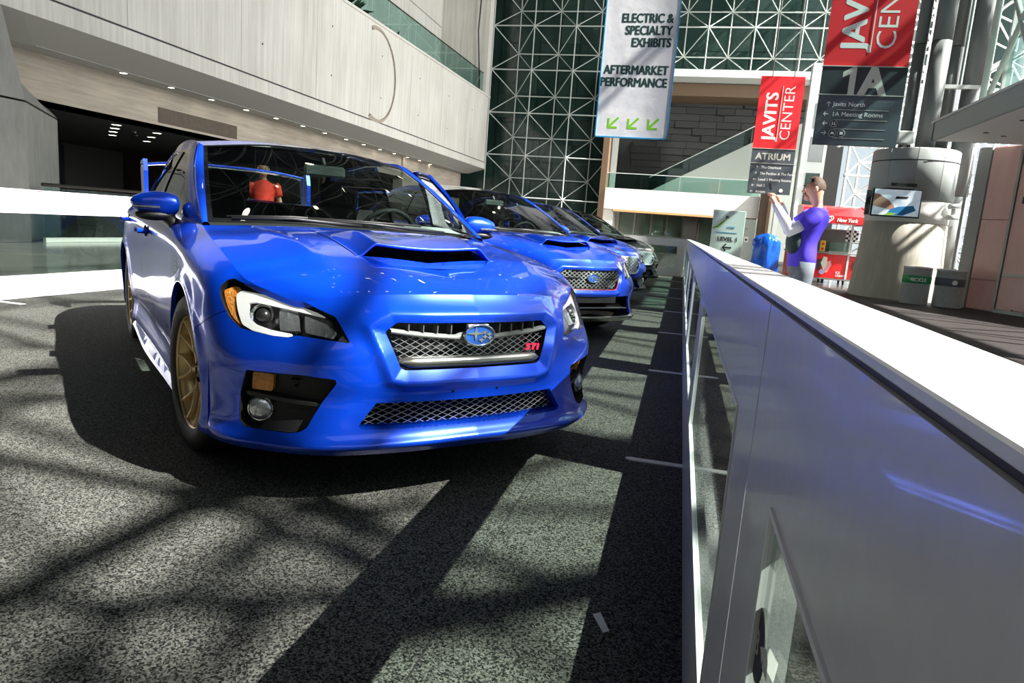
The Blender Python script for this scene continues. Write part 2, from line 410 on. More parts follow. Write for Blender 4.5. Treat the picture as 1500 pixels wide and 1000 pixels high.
DOOR_R = [(-.394, .268), (-.394, 1.372), (-.6, 1.374), (-.95, 1.350), (-1.2, 1.275), (-1.25, 1.02), (-1.13, .90), (-.97, .66), (-.915, .50), (-.91, .268)]
DLO = [(.80, .960), (.60, 1.045), (.33, 1.18), (.04, 1.303), (-.25, 1.343), (-.6, 1.348), (-.95, 1.322), (-1.15, 1.270), (-1.42, 1.12), (-1.50, 1.035), (-1.45, 1.010), (-.9, 1.003), (-.4, .985), (.2, .967), (.7, .955)]
WINDOWS = [('quarter_glass', [(.70, .973), (.60, 1.022), (.49, 1.075), (.51, .975)]),
           ('door_window', [(.455, .978), (.43, 1.105), (.33, 1.155), (.04, 1.280), (-.25, 1.318), (-.325, 1.323), (-.345, .997)]),
           ('door_window', [(-.435, 1.002), (-.415, 1.326), (-.6, 1.328), (-.95, 1.300), (-1.12, 1.25), (-1.19, 1.19), (-1.15, 1.018)]),
           ('quarter_glass', [(-1.20, 1.020), (-1.26, 1.165), (-1.39, 1.100), (-1.455, 1.045), (-1.43, 1.025)])]

def crest(y, z, poly, h):
    d = sdf(poly, y, z)
    return np.where(d >= 0, h*np.exp(-(np.maximum(d, 0)/.024)**2), h-.50*np.minimum(np.abs(d), .06))
def arch_flare(P, cx):
    r = np.hypot(P[..., 0]-cx, P[..., 2]-.33)
    return .013*np.exp(-((r-.385)/.035)**2)*(P[..., 2] > .12)*(r > .3)

def body_surfaces():
    B = {}
    # --- front: dense
    s1 = np.unique(np.concatenate([np.linspace(0, .50, 76), np.linspace(.50, 1.06, 80)])); r1 = np.linspace(0, KR[-1], 84)
    P = skirt(s1, r1)
    m = P[..., 0] > 2.0
    P[..., 0] += np.where(m, crest(P[..., 1], P[..., 2], HEX_OUT, .015)*(np.abs(P[..., 2]-.58) < .16)*(np.abs(P[..., 1]) < .52), 0)
    B['front'] = (P, s1)
    s2 = np.concatenate([np.linspace(1.06, 2.15, 70), np.linspace(2.15, 3.75, 50)[1:], np.linspace(3.75, 4.9, 60)[1:], np.linspace(4.9, KS[-1], 30)[1:]])
    P2 = skirt(s2, np.linspace(0, KR[-1], 56))
    for cx in (1.325, -1.325): P2[..., 1] += arch_flare(P2, cx)
    B['side'] = (P2, s2)
    return B
SURF = body_surfaces()

CEN = np.array([(2.150, .765), (2.0, .808), (1.8, .845), (1.5, .890), (1.25, .926), (1.05, .955)])
def hood_patch(nu=64, nv=84):
    u = np.linspace(0, 1, nu); v = np.linspace(0, 1, nv)
    e = KR[-1:]
    c0 = skirt(u*KS[4], e)[:, 0]; d1 = skirt(KS[4]+v*(KS[12]-KS[4]), e)[:, 0]
    xs = 2.150+(1.05-2.150)*v; d0 = np.stack([xs, 0*xs, np.interp(-xs, -CEN[:, 0], CEN[:, 1])], 1)
    k = np.array([0, .5, 1.]); c1 = crom(np.array([(1.05, 0, .955), (1.02, .37, .950), (.95, .748, .930)]), u, k)
    U = u[:, None, None]; Vv = v[None, :, None]
    P = (1-Vv)*c0[:, None]+Vv*c1[:, None]+(1-U)*d0[None]+U*d1[None]-((1-U)*(1-Vv)*c0[0]+U*(1-Vv)*c0[-1]+(1-U)*Vv*c1[0]+U*Vv*c1[-1])
    P = P.copy()
    P[..., 2] += .022*np.sin(PI*v)[None, :]*(1-(2*np.abs(u-.5))**2)[:, None]       # crown
    x, y = P[..., 0], P[..., 1]
    # raised rib running from the lamps to the scoop
    P[..., 2] += .010*np.exp(-((y-(.47+.12*(1.9-x)))/.05)**2)*np.clip((2.05-x)/.3, 0, 1)*np.clip((x-1.0)/.3, 0, 1)
    return P
HOOD = hood_patch()
_m = (np.abs(HOOD[..., 1]) < .42) & (HOOD[..., 0] < 1.98) & (HOOD[..., 0] > 1.04)
def _basis(x, y): return np.stack([(x-1.5)**i*y**j for i in range(5) for j in (0, 2, 4)], -1)
_hc = np.linalg.lstsq(_basis(HOOD[..., 0][_m], HOOD[..., 1][_m]), HOOD[..., 2][_m], rcond=None)[0]
def hood_z(x, y): return _basis(np.asarray(x, float), np.abs(np.asarray(y, float))) @ _hc
SC_X, SC_Y = 1.766, .318
def scoop_shell():
    xs = np.concatenate([np.linspace(SC_X, 1.70, 6), np.linspace(1.68, 1.10, 30)]); ys = np.linspace(-SC_Y, SC_Y, 61)
    X, Y = np.meshgrid(xs, ys, indexing='ij')
    w = np.clip((SC_Y-.004-np.abs(Y))/.085, 0, 1); w = w*w*(3-2*w)
    t = np.clip((X-1.10)/.50, 0, 1); t = t*t*(3-2*t)
    Z = hood_z(X, Y)+.0012+.058*w*t
    P = np.stack([X, Y, Z], -1); return P
WSH = net([[(1.05, 0, .965), (.76, 0, 1.117), (.47, 0, 1.262), (.18, 0, 1.392)],
           [(1.02, .36, .962), (.735, .345, 1.112), (.445, .325, 1.250), (.160, .305, 1.382)],
           [(.935, .722, .945), (.650, .685, 1.092), (.370, .645, 1.228), (.090, .600, 1.345)]], 40, 36)
ROOF = net([[(.18, 0, 1.392), (-.20, 0, 1.432), (-.60, 0, 1.442), (-.95, 0, 1.412), (-1.2, 0, 1.362)],
            [(.160, .305, 1.382), (-.21, .30, 1.424), (-.60, .30, 1.433), (-.95, .295, 1.404), (-1.2, .29, 1.354)],
            [(.090, .600, 1.345), (-.25, .592, 1.388), (-.60, .588, 1.396), (-.95, .583, 1.370), (-1.2, .58, 1.322)]], 30, 44)
REAR = net([[(-1.2, 0, 1.362), (-1.55, 0, 1.228), (-1.92, 0, 1.080)],
            [(-1.2, .29, 1.354), (-1.55, .30, 1.220), (-1.91, .31, 1.076)],
            [(-1.2, .58, 1.322), (-1.53, .59, 1.190), (-1.86, .61, 1.062)]], 24, 24)
DECK = net([[(-1.92, 0, 1.080), (-2.1, 0, 1.088), (-2.262, 0, 1.076)],
            [(-1.91, .31, 1.076), (-2.09, .30, 1.083), (-2.24, .27, 1.072)],
            [(-1.86, .63, 1.055), (-2.02, .62, 1.055), (-2.20, .485, 1.066)]], 16, 12)
RAIL = np.array([(.95, .748, .932), (.90, .742, .955), (.62, .725, 1.094), (.33, .683, 1.235), (.06, .625, 1.358), (-.25, .606, 1.388), (-.6, .602, 1.396), (-.95, .597, 1.370), (-1.2, .594, 1.322), (-1.53, .604, 1.190), (-1.88, .64, 1.053)])
def green_patch(nx=150, nt=46):
    xs = np.linspace(.95, -1.88, nx)
    e = skirt(np.linspace(KS[12], KS[19], 300), KR[-1:])[:, 0]; o = np.argsort(e[:, 0])
    b = np.stack([xs, np.interp(xs, e[o, 0], e[o, 1]), np.interp(xs, e[o, 0], e[o, 2])], 1)
    kk = np.concatenate([[0], np.cumsum(np.linalg.norm(np.diff(RAIL, axis=0), axis=1))])
    R = crom(RAIL, np.linspace(0, kk[-1], 400), kk); o = np.argsort(R[:, 0])
    r = np.stack([xs, np.interp(xs, R[o, 0], R[o, 1]), np.interp(xs, R[o, 0], R[o, 2])], 1)
    t = np.linspace(0, 1, nt)[None, :, None]
    P = b[:, None]*(1-t)+r[:, None]*t
    P[..., 1] += .022*np.sin(PI*t[..., 0]*.92)*np.clip((r[:, 2]-b[:, 2])/.3, 0, 1)[:, None]
    return P
GREEN = green_patch()
# pillar strip between the windscreen edge and the rail
def strip(a, b, n=4):
    t = np.linspace(0, 1, n)[:, None, None]; P = a[None]*(1-t)+b[None]*t
    P[..., 2] += .006*np.sin(PI*t[..., 0]); P[..., 1] += .006*np.sin(PI*t[..., 0]); return P
_k = np.linspace(0, 1, 5)
PIL = strip(crom(np.array([(.935, .722, .945), (.650, .685, 1.092), (.370, .645, 1.228), (.090, .600, 1.345)]), np.linspace(0, 1, 36), np.linspace(0, 1, 4)),
            crom(RAIL[[0, 2, 3, 4]], np.linspace(0, 1, 36), np.linspace(0, 1, 4)), 6)
GUT = strip(crom(np.array([(.090, .600, 1.345), (-.25, .592, 1.388), (-.60, .588, 1.396), (-.95, .583, 1.370), (-1.2, .58, 1.322), (-1.53, .59, 1.190), (-1.86, .61, 1.062)]), np.linspace(0, 1, 50), np.linspace(0, 1, 7)),
            crom(RAIL[4:], np.linspace(0, 1, 50), np.linspace(0, 1, 7)), 4)

def xz(p, poly): return sdf(poly, p.V[:, 0], p.V[:, 2])
def yz(p, poly): return sdf(poly, p.V[:, 1], p.V[:, 2])
def sz(p, poly): return sdf(poly, p.S, p.V[:, 2])
def circ(p, cx, r=.378): return np.hypot(p.V[:, 0]-cx, p.V[:, 2]-.33)-r

def lattice(mb, poly, py, pz, xf, w, d=.006, mode='diamond', pad=0.):
    """flat wire strips filling a front-view polygon; xf(y,z) gives x"""
    P = np.array(poly); y0, y1 = P[:, 0].min(), P[:, 0].max(); z0, z1 = P[:, 1].min(), P[:, 1].max()
    segs = []
    if mode == 'diamond':
        k = pz/py; n = int((y1-y0+(z1-z0)/k)/py)+2
        for i in range(-n, n+1):
            for sg in (1, -1): segs.append(((i*py-(z1-z0)/k*sg*.5, z0), (i*py+(z1-z0)/k*sg*.5, z1)))
    else:
        for i in range(-60, 61):
            if mode == 'rows': segs.append(((y0, i*pz), (y1, i*pz)))
            else: segs.append(((i*py, z0), (i*py, z1)))
    for a, b in segs:
        t = np.linspace(0, 1, 60); yy = a[0]+(b[0]-a[0])*t; zz = a[1]+(b[1]-a[1])*t
        ins = sdf(poly, yy, zz) < -pad
        i = 0
        while i < 60:
            if ins[i]:
                j = i
                while j+1 < 60 and ins[j+1]: j += 1
                if j > i:
                    m_ = max(2, (j-i)//8+1); q = np.linspace(i, j, m_).astype(int)
                    dy, dz = b[0]-a[0], b[1]-a[1]; l = math.hypot(dy, dz); ny, nz = -dz/l*w/2, dy/l*w/2
                    V = []
                    for e in q:
                        x = xf(yy[e], zz[e])
                        V += [(x+d/2, yy[e]+ny, zz[e]+nz), (x+d/2, yy[e]-ny, zz[e]-nz), (x-d/2, yy[e]-ny, zz[e]-nz), (x-d/2, yy[e]+ny, zz[e]+nz)]
                    F = [(4*g+h, 4*g+(h+1) % 4, 4*g+4+(h+1) % 4, 4*g+4+h) for g in range(len(q)-1) for h in range(4)]
                    mb.add(V, F)
                i = j+1
            else: i += 1
def fx(y): return float(np.interp(abs(y), [0, .25, .42, .53, .63], [2.225, 2.21, 2.175, 2.12, 2.05]))

def spoke_wheel(parent, name, x, side, m_rim='gold_wheel', steer=0., proto=None):
    w = empty(name, (x, side*.755, .332)); w.parent = parent; w.rotation_euler = (0, .35, (PI if side > 0 else 0)+steer)
    # outward is -y
    if proto:
        for ch in proto.children:
            c = ch.copy(); C.objects.link(c); c.parent = w
        return w
    T = MB(); o = lambda l: [(r, -h) for r, h in l]
    T.lathe(o([(.228, -.095), (.240, -.112), (.275, -.120), (.312, -.114), (.327, -.098), (.332, -.05), (.3325, 0), (.332, .05), (.327, .098), (.312, .114), (.275, .120), (.240, .112), (.228, .095)]), ax='y', n=64)
    for k in (-.062, -.022, .022, .062): T.lathe([(.3335, k-.004), (.329, k-.0035), (.329, k+.0035), (.3335, k+.004)], ax='y', n=48)
    T.build('tyre', 'rubber', w)
    R = MB(); R.lathe(o([(.236, .100), (.238, .092), (.232, .086), (.222, .082), (.215, .05), (.208, 0), (.214, -.06), (.236, -.098)]), ax='y', n=64)
    R.lathe(o([(.236, .100), (.243, .103), (.240, .108), (.233, .104), (.226, .09), (.222, .082)]), ax='y', n=64)
    R.build('rim', m_rim, w)
    S = MB()
    for k in range(7):
        a = 2*PI*k/7
        def fr(r, t, h, a=a): return (r*math.cos(a)-t*math.sin(a), -h, r*math.sin(a)+t*math.cos(a))
        sec = [(.045, .020, .060), (.085, .016, .058), (.125, .013, .062)]
        def leg(pts):
            V = []
            for (r, t, w_, h) in pts: V += [fr(r, t-w_, h), fr(r, t-w_*.55, h+.012), fr(r, t+w_*.55, h+.012), fr(r, t+w_, h), fr(r, t+w_*.8, h-.03), fr(r, t-w_*.8, h-.03)]
            S.add(V, [(6*g+h, 6*g+(h+1) % 6, 6*g+6+(h+1) % 6, 6*g+6+h) for g in range(len(pts)-1) for h in range(6)])
        leg([(r, 0, w_, h) for r, w_, h in sec])
        for sg in (1, -1): leg([(.105, sg*.003, .010, .062), (.15, sg*.024, .009, .066), (.19, sg*.041, .009, .074), (.225, sg*.052, .011, .088)])
    S.lathe(o([(0, .066), (.030, .066), (.034, .060), (.05, .056), (.062, .050), (.066, .03), (.06, .0)]), ax='y', n=28)
    S.build('spokes', m_rim, w)
    H = MB(); H.lathe(o([(0, .070), (.026, .070), (.028, .066)]), ax='y', n=20)
    for k in range(5):
        a = 2*PI*k/5+.3; H.cyl((.044*math.cos(a), -.055, .044*math.sin(a)), (.044*math.cos(a), -.066, .044*math.sin(a)), .008, n=6)
    H.build('wheel_nuts', 'brake_metal', w)
    D = MB(); D.lathe(o([(.05, .030), (.165, .030), (.168, .024), (.168, .010), (.165, .004), (.05, .004)]), ax='y', n=40); D.build('brake_disc', 'brake_metal', w)
    K = MB(); K.lathe(o([(.10, -.02), (.10, .045), (.178, .045), (.185, .03), (.185, -.02)]), ax='y', n=10, a0=-.5, a1=.5); K.build('brake_caliper', 'caliper_gold', w)
    return w

def star4(mb, cy, cz, a, b, x, d=.003, n=4, k=.22):
    pts = []
    for i in range(8):
        t = PI/4*i; r = 1 if i % 2 == 0 else k
        pts.append((cy+a*r*math.cos(t), cz+b*r*math.sin(t)))
    mb.prism(pts, lambda u, v, w: (x+w, u, v), d)
def emblem(parent, x, y, z, a=.068, b=.042, tilt=0.):
    e = MB(); n = 40
    V = []; F = []
    for k, (ra, rx) in enumerate([(1.0, 0), (1.0, .008), (.93, .011), (.86, .006), (.86, .0)]):
        for i in range(n):
            t = 2*PI*i/n; V.append((x+rx, y+a*ra*math.cos(t), z+b*(ra if k < 2 else ra-.03)*math.sin(t)))
    for k in range(4):
        for i in range(n): F.append((k*n+i, k*n+(i+1) % n, (k+1)*n+(i+1) % n, (k+1)*n+i))
    e.add(V, F, True); root = e.build('emblem', 'chrome', parent)
    f = MB(); f.add([(x+.004, y+a*.9*math.cos(2*PI*i/n), z+b*.88*math.sin(2*PI*i/n)) for i in range(n)], [tuple(range(n))]); f.build('emblem_field', 'badge_blue', root)
    s = MB(); star4(s, y-.018*a/.068, z+.007, .040*a/.068, .030*b/.042, x+.0045)
    for dy, dz in ((.020, .012), (.040, .004), (.022, -.006), (.044, -.010), (.008, -.018)): star4(s, y+dy*a/.068, z+dz*b/.042, .013, .010, x+.0045, k=.4)
    s.build('emblem_stars', 'chrome', root)
    return root

def make_car(name, label, style, paint_m='blue_paint', roof_m=None, open_door=False, seatc='seat_cloth'):
    t = empty(name, (0, 0, 0), 0, label, 'car', 'parked show cars')
    fr = pgrid(*SURF['front'], sym=True); sd = pgrid(*SURF['side'])
    fr0 = fr
    full = fr+sd
    hexo, hexi, intake, pocket = HEX_OUT, HEX_IN, INTAKE, POCKET
    if style == 'sport':
        intake = [(-.60, .258), (-.56, .425), (.56, .425), (.60, .258), (.50, .245), (-.50, .245)]
        pocket = [(.80, .50), (.83, .50), (.855, .30), (.82, .262), (.755, .27), (.735, .45)]
    if style == 'rugged':
        hexi = [(-.40, .60), (-.33, .69), (.33, .69), (.40, .60), (.36, .51), (.30, .46), (-.30, .46), (-.36, .51)]
        intake = [(-.42, .262), (-.36, .36), (.36, .36), (.42, .262), (.40, .25), (-.40, .25)]
    # ---- front bumper
    b = fr.clip(yz(fr, hexi)); b = b.clip(yz(b, intake)-.004); b = b.clip(sz(b, pocket)-.006); b = b.clip(sz(b, LAMP)-.002)
    f_b = sd.clip(KS[8]+.2-sd.S)
    side_b = f_b.clip(np.where(f_b.V[:, 0] > 1.3, xz(f_b, FEND)-.0015, -1)); side_b = side_b.clip(circ(side_b, 1.325))
    b2 = b.clip(np.where(b.S > .87, xz(b, FEND)-.0015, 1)); 
    bump = b2+side_b
    bump = bump+bump.rim(.02, skip=lambda v: v[1] < 1e-4)
    both(bump).build('front_bumper', paint_m, t)
    # ---- fender
    fe_src = (fr.clip(fr.S-.60)+sd.clip(KS[13]-sd.S))
    fe = fe_src.clip(-xz(fe_src, FEND)-.0015); fe = fe.clip(sz(fe, LAMP)-.002); fe = fe.clip(circ(fe, 1.325))
    fe = fe+fe.rim(.02)
    fe.build('fender', paint_m, t); fe.mirror().build('fender', paint_m, t)
    # ---- hood
    hp = pgrid(HOOD, sym=True)
    RAMP = [(1.766, -.296), (1.766, .296), (1.872, .205), (1.872, -.205)]
    h = hp.clip(sdf(RAMP, hp.V[:, 0], hp.V[:, 1])); h = h.clip(sdf([(SC_X, -SC_Y+.012), (SC_X, SC_Y-.012), (1.115, SC_Y-.012), (1.115, -SC_Y+.012)], h.V[:, 0], h.V[:, 1]))
    h = h+h.rim(.022, dirv=(0, 0, -1), skip=lambda v: v[1] < 1e-4)
    hood = both(h).build('hood', paint_m, t)
    P_ = scoop_shell(); sh = pgrid(P_); sh = PM(sh.V, -sh.N, [q[::-1] for q in sh.F]) if sh.N[:, 2].mean() < 0 else sh
    lip = P_[0]; L2 = np.stack([lip, lip+np.array([.006, 0, -.004]), lip+np.array([.004, 0, -.012])*1.0, lip+np.array([-.03, 0, -.016])], 1)
    lp = pgrid(L2); lp = lp if lp.N[:, 0].mean() > 0 else PM(lp.V, -lp.N, [q[::-1] for q in lp.F])
    lp.V[:, 2] = np.maximum(lp.V[:, 2], hood_z(lp.V[:, 0], lp.V[:, 1])-.02)
    (sh+lp).build('hood_scoop', paint_m, hood)
    n = 21; V = []; ys = np.linspace(-1, 1, n)
    for (x, hw, dz) in [(1.873, .206, .0005), (1.82, .250, -.008), (1.766, .296, -.014), (1.60, .30, -.03)]:
        V += [(x, y*hw, float(hood_z(min(max(x, 1.766), 1.873), y*hw))+dz) for y in ys]
    F = [(i*n+j, i*n+j+1, (i+1)*n+j+1, (i+1)*n+j) for i in range(3) for j in range(n-1)]
    MB().add(V, F, True).build('scoop_ramp', paint_m, hood)
    q = MB(); q.box((1.60, -.29, .74), (1.61, .29, .90)); q.box((1.60, -.3, .74), (1.76, -.292, .85)); q.box((1.60, .292, .74), (1.76, .3, .85)); q.box((1.60, -.29, .82), (1.735, .29, .826))
    q.build('scoop_throat', 'liner_black', hood)
    # ---- lamps
    for sgn in (1, -1):
        L = fr.clip(-sz(fr, LAMP)+.001); side = (lambda p: p) if sgn > 0 else (lambda p: p.mirror())
        lens = side(L.off(-.002)); head = lens.build('headlamp', 'lamp_glass', t)
        tray = L.off(-.055); side(tray+L.rim(.055)).build('lamp_housing', 'lamp_dark', head)
        def pc(poly, d, m_, nm, rim=.012):
            p = L.clip(-sz(L, poly)); p = p.off(-d); side(p+p.rim(rim)).build(nm, m_, head)
        Cc = [(.926, .723), (.907, .737), (.775, .727), (.593, .685), (.560, .672), (.649, .682), (.754, .695), (.825, .701), (.850, .697), (.849, .678), (.833, .647), (.807, .630), (.752, .619), (.672, .611), (.683, .599), (.741, .600), (.825, .609), (.865, .624), (.889, .663)]
        if style != 'rugged': pc(Cc, .014, 'lamp_white', 'running_light')
        pc([(1.020, .735), (.985, .752), (.94, .750), (.935, .715), (.905, .65), (.875, .62), (.93, .65), (.98, .695)], .018, 'amber', 'side_marker')
        pc([(.735, .692), (.665, .684), (.650, .627), (.720, .624)], .024, 'lamp_silver', 'reflector')
        pc([(.640, .676), (.56, .660), (.53, .625), (.545, .607), (.632, .622)], .022, 'lamp_silver', 'turn_reflector')
        # projector barrel
        i = int(np.argmin(np.hypot(L.S-.788, L.V[:, 2]-.667))); c0 = L.V[i]; nn = L.N[i]*np.array([1, sgn, 1]); c0 = c0*np.array([1, sgn, 1])
        nn = Vector(nn+np.array([.5, 0, 0])).normalized(); c0 = Vector(c0)
        B1 = MB(); B1.cyl(c0-nn*.07, c0-nn*.022, .036, .040, 24, caps=False); B1.cyl(c0-nn*.022, c0-nn*.030, .040, .031, 24, caps=False); B1.build('projector_ring', 'chrome', head)
        g = MB(); g.ball(tuple(c0-nn*.046), .030, 20, 12); g.build('projector_lens', 'lamp_dark', head)
        # ---- fog pockets
        Pk = fr.clip(-sz(fr, pocket)+.004); tr = Pk.off(-.045)
        pk = side(tr+Pk.rim(.046)).build('fog_lamp_pocket', 'black_plastic', t)
        if style != 'sport':
            def at(s_, z_, d):
                i = int(np.argmin(np.hypot(Pk.S-s_, Pk.V[:, 2]-z_))); m3_ = np.array([1, sgn, 1]); return Vector(Pk.V[i]*m3_), Vector(Pk.N[i]*m3_)
            p_, n_ = at(.780, .330, 0); n_ = (n_+Vector((.8, 0, 0))).normalized()
            f = MB(); f.cyl(p_-n_*.05, p_-n_*.016, .044, .044, 26, caps=False); f.cyl(p_-n_*.016, p_-n_*.016+n_*.001, .044, .040, 26, caps=False); fg = f.build('fog_lamp', 'chrome', pk)
            f = MB(); f.lathe([(.041, 0), (.036, .008), (.02, .014), (0, .016)], n=26)
            ob = f.build('fog_glass', 'lamp_silver', fg); ob.location = p_-n_*.022; ob.rotation_euler = n_.to_track_quat('Z', 'Y').to_euler()
            p = Pk.clip(-sz(Pk, [(.836, .458), (.755, .456), (.748, .392), (.830, .392)])).off(-.026); side(p+p.rim(.018)).build('turn_signal', 'amber', pk)
            p = Pk.clip(-sz(Pk, [(.845, .388), (.56, .368), (.566, .358), (.845, .374)])).off(-.014); side(p+p.rim(.03)).build('pocket_bar', 'black_plastic', pk)
            for k in range(3):
                z_ = .385+.024*k; p = Pk.clip(-sz(Pk, [(.695, z_), (.66, z_), (.66, z_+.006), (.695, z_+.006)])).off(-.030); side(p+p.rim(.02)).build('pocket_fin', 'black_plastic', pk)
        else:
            p = Pk.clip(np.abs(sz(Pk, pocket)+.004)*-1+.006).off(-.004); side(p).build('pocket_trim', 'satin_metal', pk)
    # ---- grille
    Hx = fr.clip(-yz(fr, hexi)+.002); tray = both(Hx.off(-.075)+Hx.rim(.076, dirv=(-1, 0, 0), skip=lambda v: v[1] < 1e-4))
    gr = tray.build('grille', 'black_plastic', t)
    g = MB()
    if style == 'classic':
        low = [(-.335, .617), (.335, .617), (.295, .535), (-.295, .535)]
        lattice(g, low, .040, .022, lambda y, z: fx(y)-.030, .0020, d=.003); g.build('grille_mesh', 'mesh_metal', gr, kind='stuff')
        g = MB()
        for y in (-.27, -.215, -.16, -.105, .105, .16, .215, .27): box('grille_rib', (fx(y)-.060, y-.0018, .628), (fx(y)-.022, y+.0018, .662), 'steel_grey', gr)
        W_ = MB(); pts = []
        for i in range(25):
            y = -.335+.67*i/24; z = .608+.028*(abs(y)/.335)**1.6; x = fx(y)-.016; hh = .010 if abs(y) > .06 else .022
            pts.append([(x-.02, y, z-hh), (x, y, z-hh+.004), (x+.003, y, z), (x, y, z+hh-.004), (x-.02, y, z+hh)])
        V = [p for r in pts for p in r]; W_.add(V, [(i*5+j, i*5+j+1, i*5+6+j, i*5+5+j) for i in range(24) for j in range(4)], True); W_.build('grille_wing', 'interior_grey', gr)
        K = MB(); rows = []
        for i in range(25):
            y = -.300+.60*i/24; e = min(1, (1-abs(y)/.3001)*9)**.5; x = fx(y)-.004; z = .524
            rows += [(x-.05, y, z-.016), (x-.008, y, z-.023*e), (x+.008*e, y, z-.012*e), (x+.010*e, y, z+.004*e), (x, y, z+.020*e), (x-.05, y, z+.018)]
        K.add(rows, [(i*6+j, i*6+j+1, i*6+7+j, i*6+6+j) for i in range(24) for j in range(5)], True); K.build('chrome_bar', 'satin_metal', gr)
        plate = MB(); plate.box((fx(0)-.03, -.046, .585), (fx(0)-.010, .046, .662), .003); plate.build('emblem_plate', 'mesh_metal', gr)
        emblem(gr, 2.214, .004, .622)
        text('red_badge', 'STI', .036, 'badge_red', gr, (2.205, .225, .556), (PI/2, 0, PI/2-.08), .003, .0018, shear=.15, sp=1.3)
    elif style == 'sport':
        lattice(g, hexi, .052, .036, lambda y, z: fx(y)-.022, .008, d=.010); g.build('grille_mesh', 'interior_grey', gr, kind='stuff')
        p = fr.clip(-np.abs(yz(fr, hexi))+.007); p = both(p.off(.001)); p.build('grille_surround', 'gloss_black', gr)
        p = fr.clip(-np.abs(yz(fr, hexi)-.008)+.0035); p = p.clip(.60-p.V[:, 2]); both(p.off(.003)).build('red_stripe', 'red_trim', gr)
        emblem(gr, 2.214, 0, .60)
        box('grille_wing', (2.16, -.30, .592), (2.20, .30, .604), 'gloss_black', gr)
        text('grille_badge', 'STI', .03, 'mesh_metal', gr, (2.200, .20, .51), (PI/2, 0, PI/2-.08), .003, .001, shear=.1, sp=1.25)
    elif style == 'rugged':
        lattice(g, hexi, .072, .05, lambda y, z: fx(y)-.02, .020, d=.012); g.build('grille_mesh', 'silver_bright', gr, kind='stuff')
        p = fr.clip(-np.abs(yz(fr, hexi))+.010); both(p.off(.002)).build('grille_surround', 'silver_bright', gr)
        emblem(gr, 2.214, 0, .60)
        p = fr.clip(.40-fr.V[:, 2]+np.clip(fr.S-.5, 0, 1)*.25); p = p.clip(yz(p, intake)-.004); p = p.clip(sz(p, pocket)-.006); both(p.off(.006)).build('bumper_cladding', 'black_plastic', t)
    if style == 'classic':
        for y in (-.096, .096): MB().cyl((fx(y)-.01, y, .415), (fx(y)+.0035, y, .415), .0045, n=10).build('mounting_hole', 'liner_black', t)
    # ---- lower intake
    It = fr.clip(-yz(fr, intake)+.006); it = both(It.off(-.085)+It.rim(.086, dirv=(-1, 0, 0), skip=lambda v: v[1] < 1e-4)).build('lower_intake', paint_m if style == 'classic' else 'black_plastic', t)
    bk = both(It.off(-.080)).build('intake_backing', 'liner_black', it)
    g = MB()
    if style == 'classic':
        lattice(g, [(-.43, .296), (-.375, .374), (.375, .374), (.43, .296)], .046, .021, lambda y, z: fx(y)-.036, .0018, d=.003, pad=-.004); g.build('intake_mesh', 'mesh_metal', it, kind='stuff')
    elif style == 'sport':
        box('intake_bar', (2.10, -.50, .31), (2.16, .50, .322), 'satin_metal', it); box('plate_mount', (2.19, -.30, .37), (2.215, .30, .43), 'black_plastic', it)
        p = fr.clip(.245-fr.V[:, 2]); both(p.off(.004)).build('lip_spoiler', 'satin_metal', t)
    else: lattice(g, intake, .05, .03, lambda y, z: fx(y)-.03, .006); g.build('intake_mesh', 'black_plastic', it, kind='stuff')
    # ---- doors, quarter, sill
    gp = pgrid(GREEN)
    side_all = sd.clip(sd.S-KS[9])
    for sgn, sname in ((1, 'l'), (-1, 'r')):
        S_ = (lambda p: p) if sgn > 0 else (lambda p: p.mirror())
        hinges = {}
        for k, (poly, nm, hx) in enumerate(((DOOR_F, 'front_door', .86), (DOOR_R, 'rear_door', -.39))):
            a = side_all.clip(-xz(side_all, poly)-.0015); a = a.clip(circ(a, -1.325)); c_ = gp.clip(-xz(gp, poly)-.0015); c_ = c_.clip(xz(c_, DLO))
            d = a+c_; seam = lambda v: False
            d = d+d.rim(.018, skip=lambda v: abs(v[2]-np.interp(v[0], [-1.9, -1.3, -.9, -.4, .2, .7, .95], [1.04, 1.005, .985, .965, .948, .935, .93])) < .004 and sdf(poly, np.array(v[0]), np.array(v[2])) < -.004)
            tr = gp.clip(-xz(gp, poly)-.0015); tr = tr.clip(-xz(tr, DLO)+.001)
            gl = []
            for wn_, wp in WINDOWS:
                cx_ = np.mean([p[0] for p in wp])
                if sdf(poly, np.array(cx_), np.array(1.1)) < 0:
                    gl.append((wn_, gp.clip(-xz(gp, wp)+.001))); tr = tr.clip(xz(tr, wp))
            hy = .86
            def loc(p, side=S_):
                p = side(p); p.V = p.V-np.array([hx, hy*sgn, 0]); return p
            do = loc(d).build(nm, paint_m, t); do.location = (hx, hy*sgn, 0)
            loc(tr.off(-.002)+tr.off(-.002).rim(.01)).build('window_trim', 'gloss_black', do)
            for wn_, p in gl: loc(p.off(-.008)).build(wn_, 'side_glass', do)
            inner = a.clip(a.V[:, 2]-.30).off(-.05).flip(); loc(inner).build('door_lining', 'interior_grey', do)
            # handle
            hxx = hx-1.02 if k == 0 else hx-.80; hz_ = .845 if k == 0 else .875
            hb = MB(); hb.box((hxx-.095-hx, .020*sgn, hz_-.013), (hxx+.095-hx, .052*sgn, hz_+.013), .009); hb.build('door_handle', paint_m, do)
            MB().ball((hxx-hx, .012*sgn, hz_), .055, 14, 8, (1, .12, .62)).build('handle_recess', 'liner_black', do)
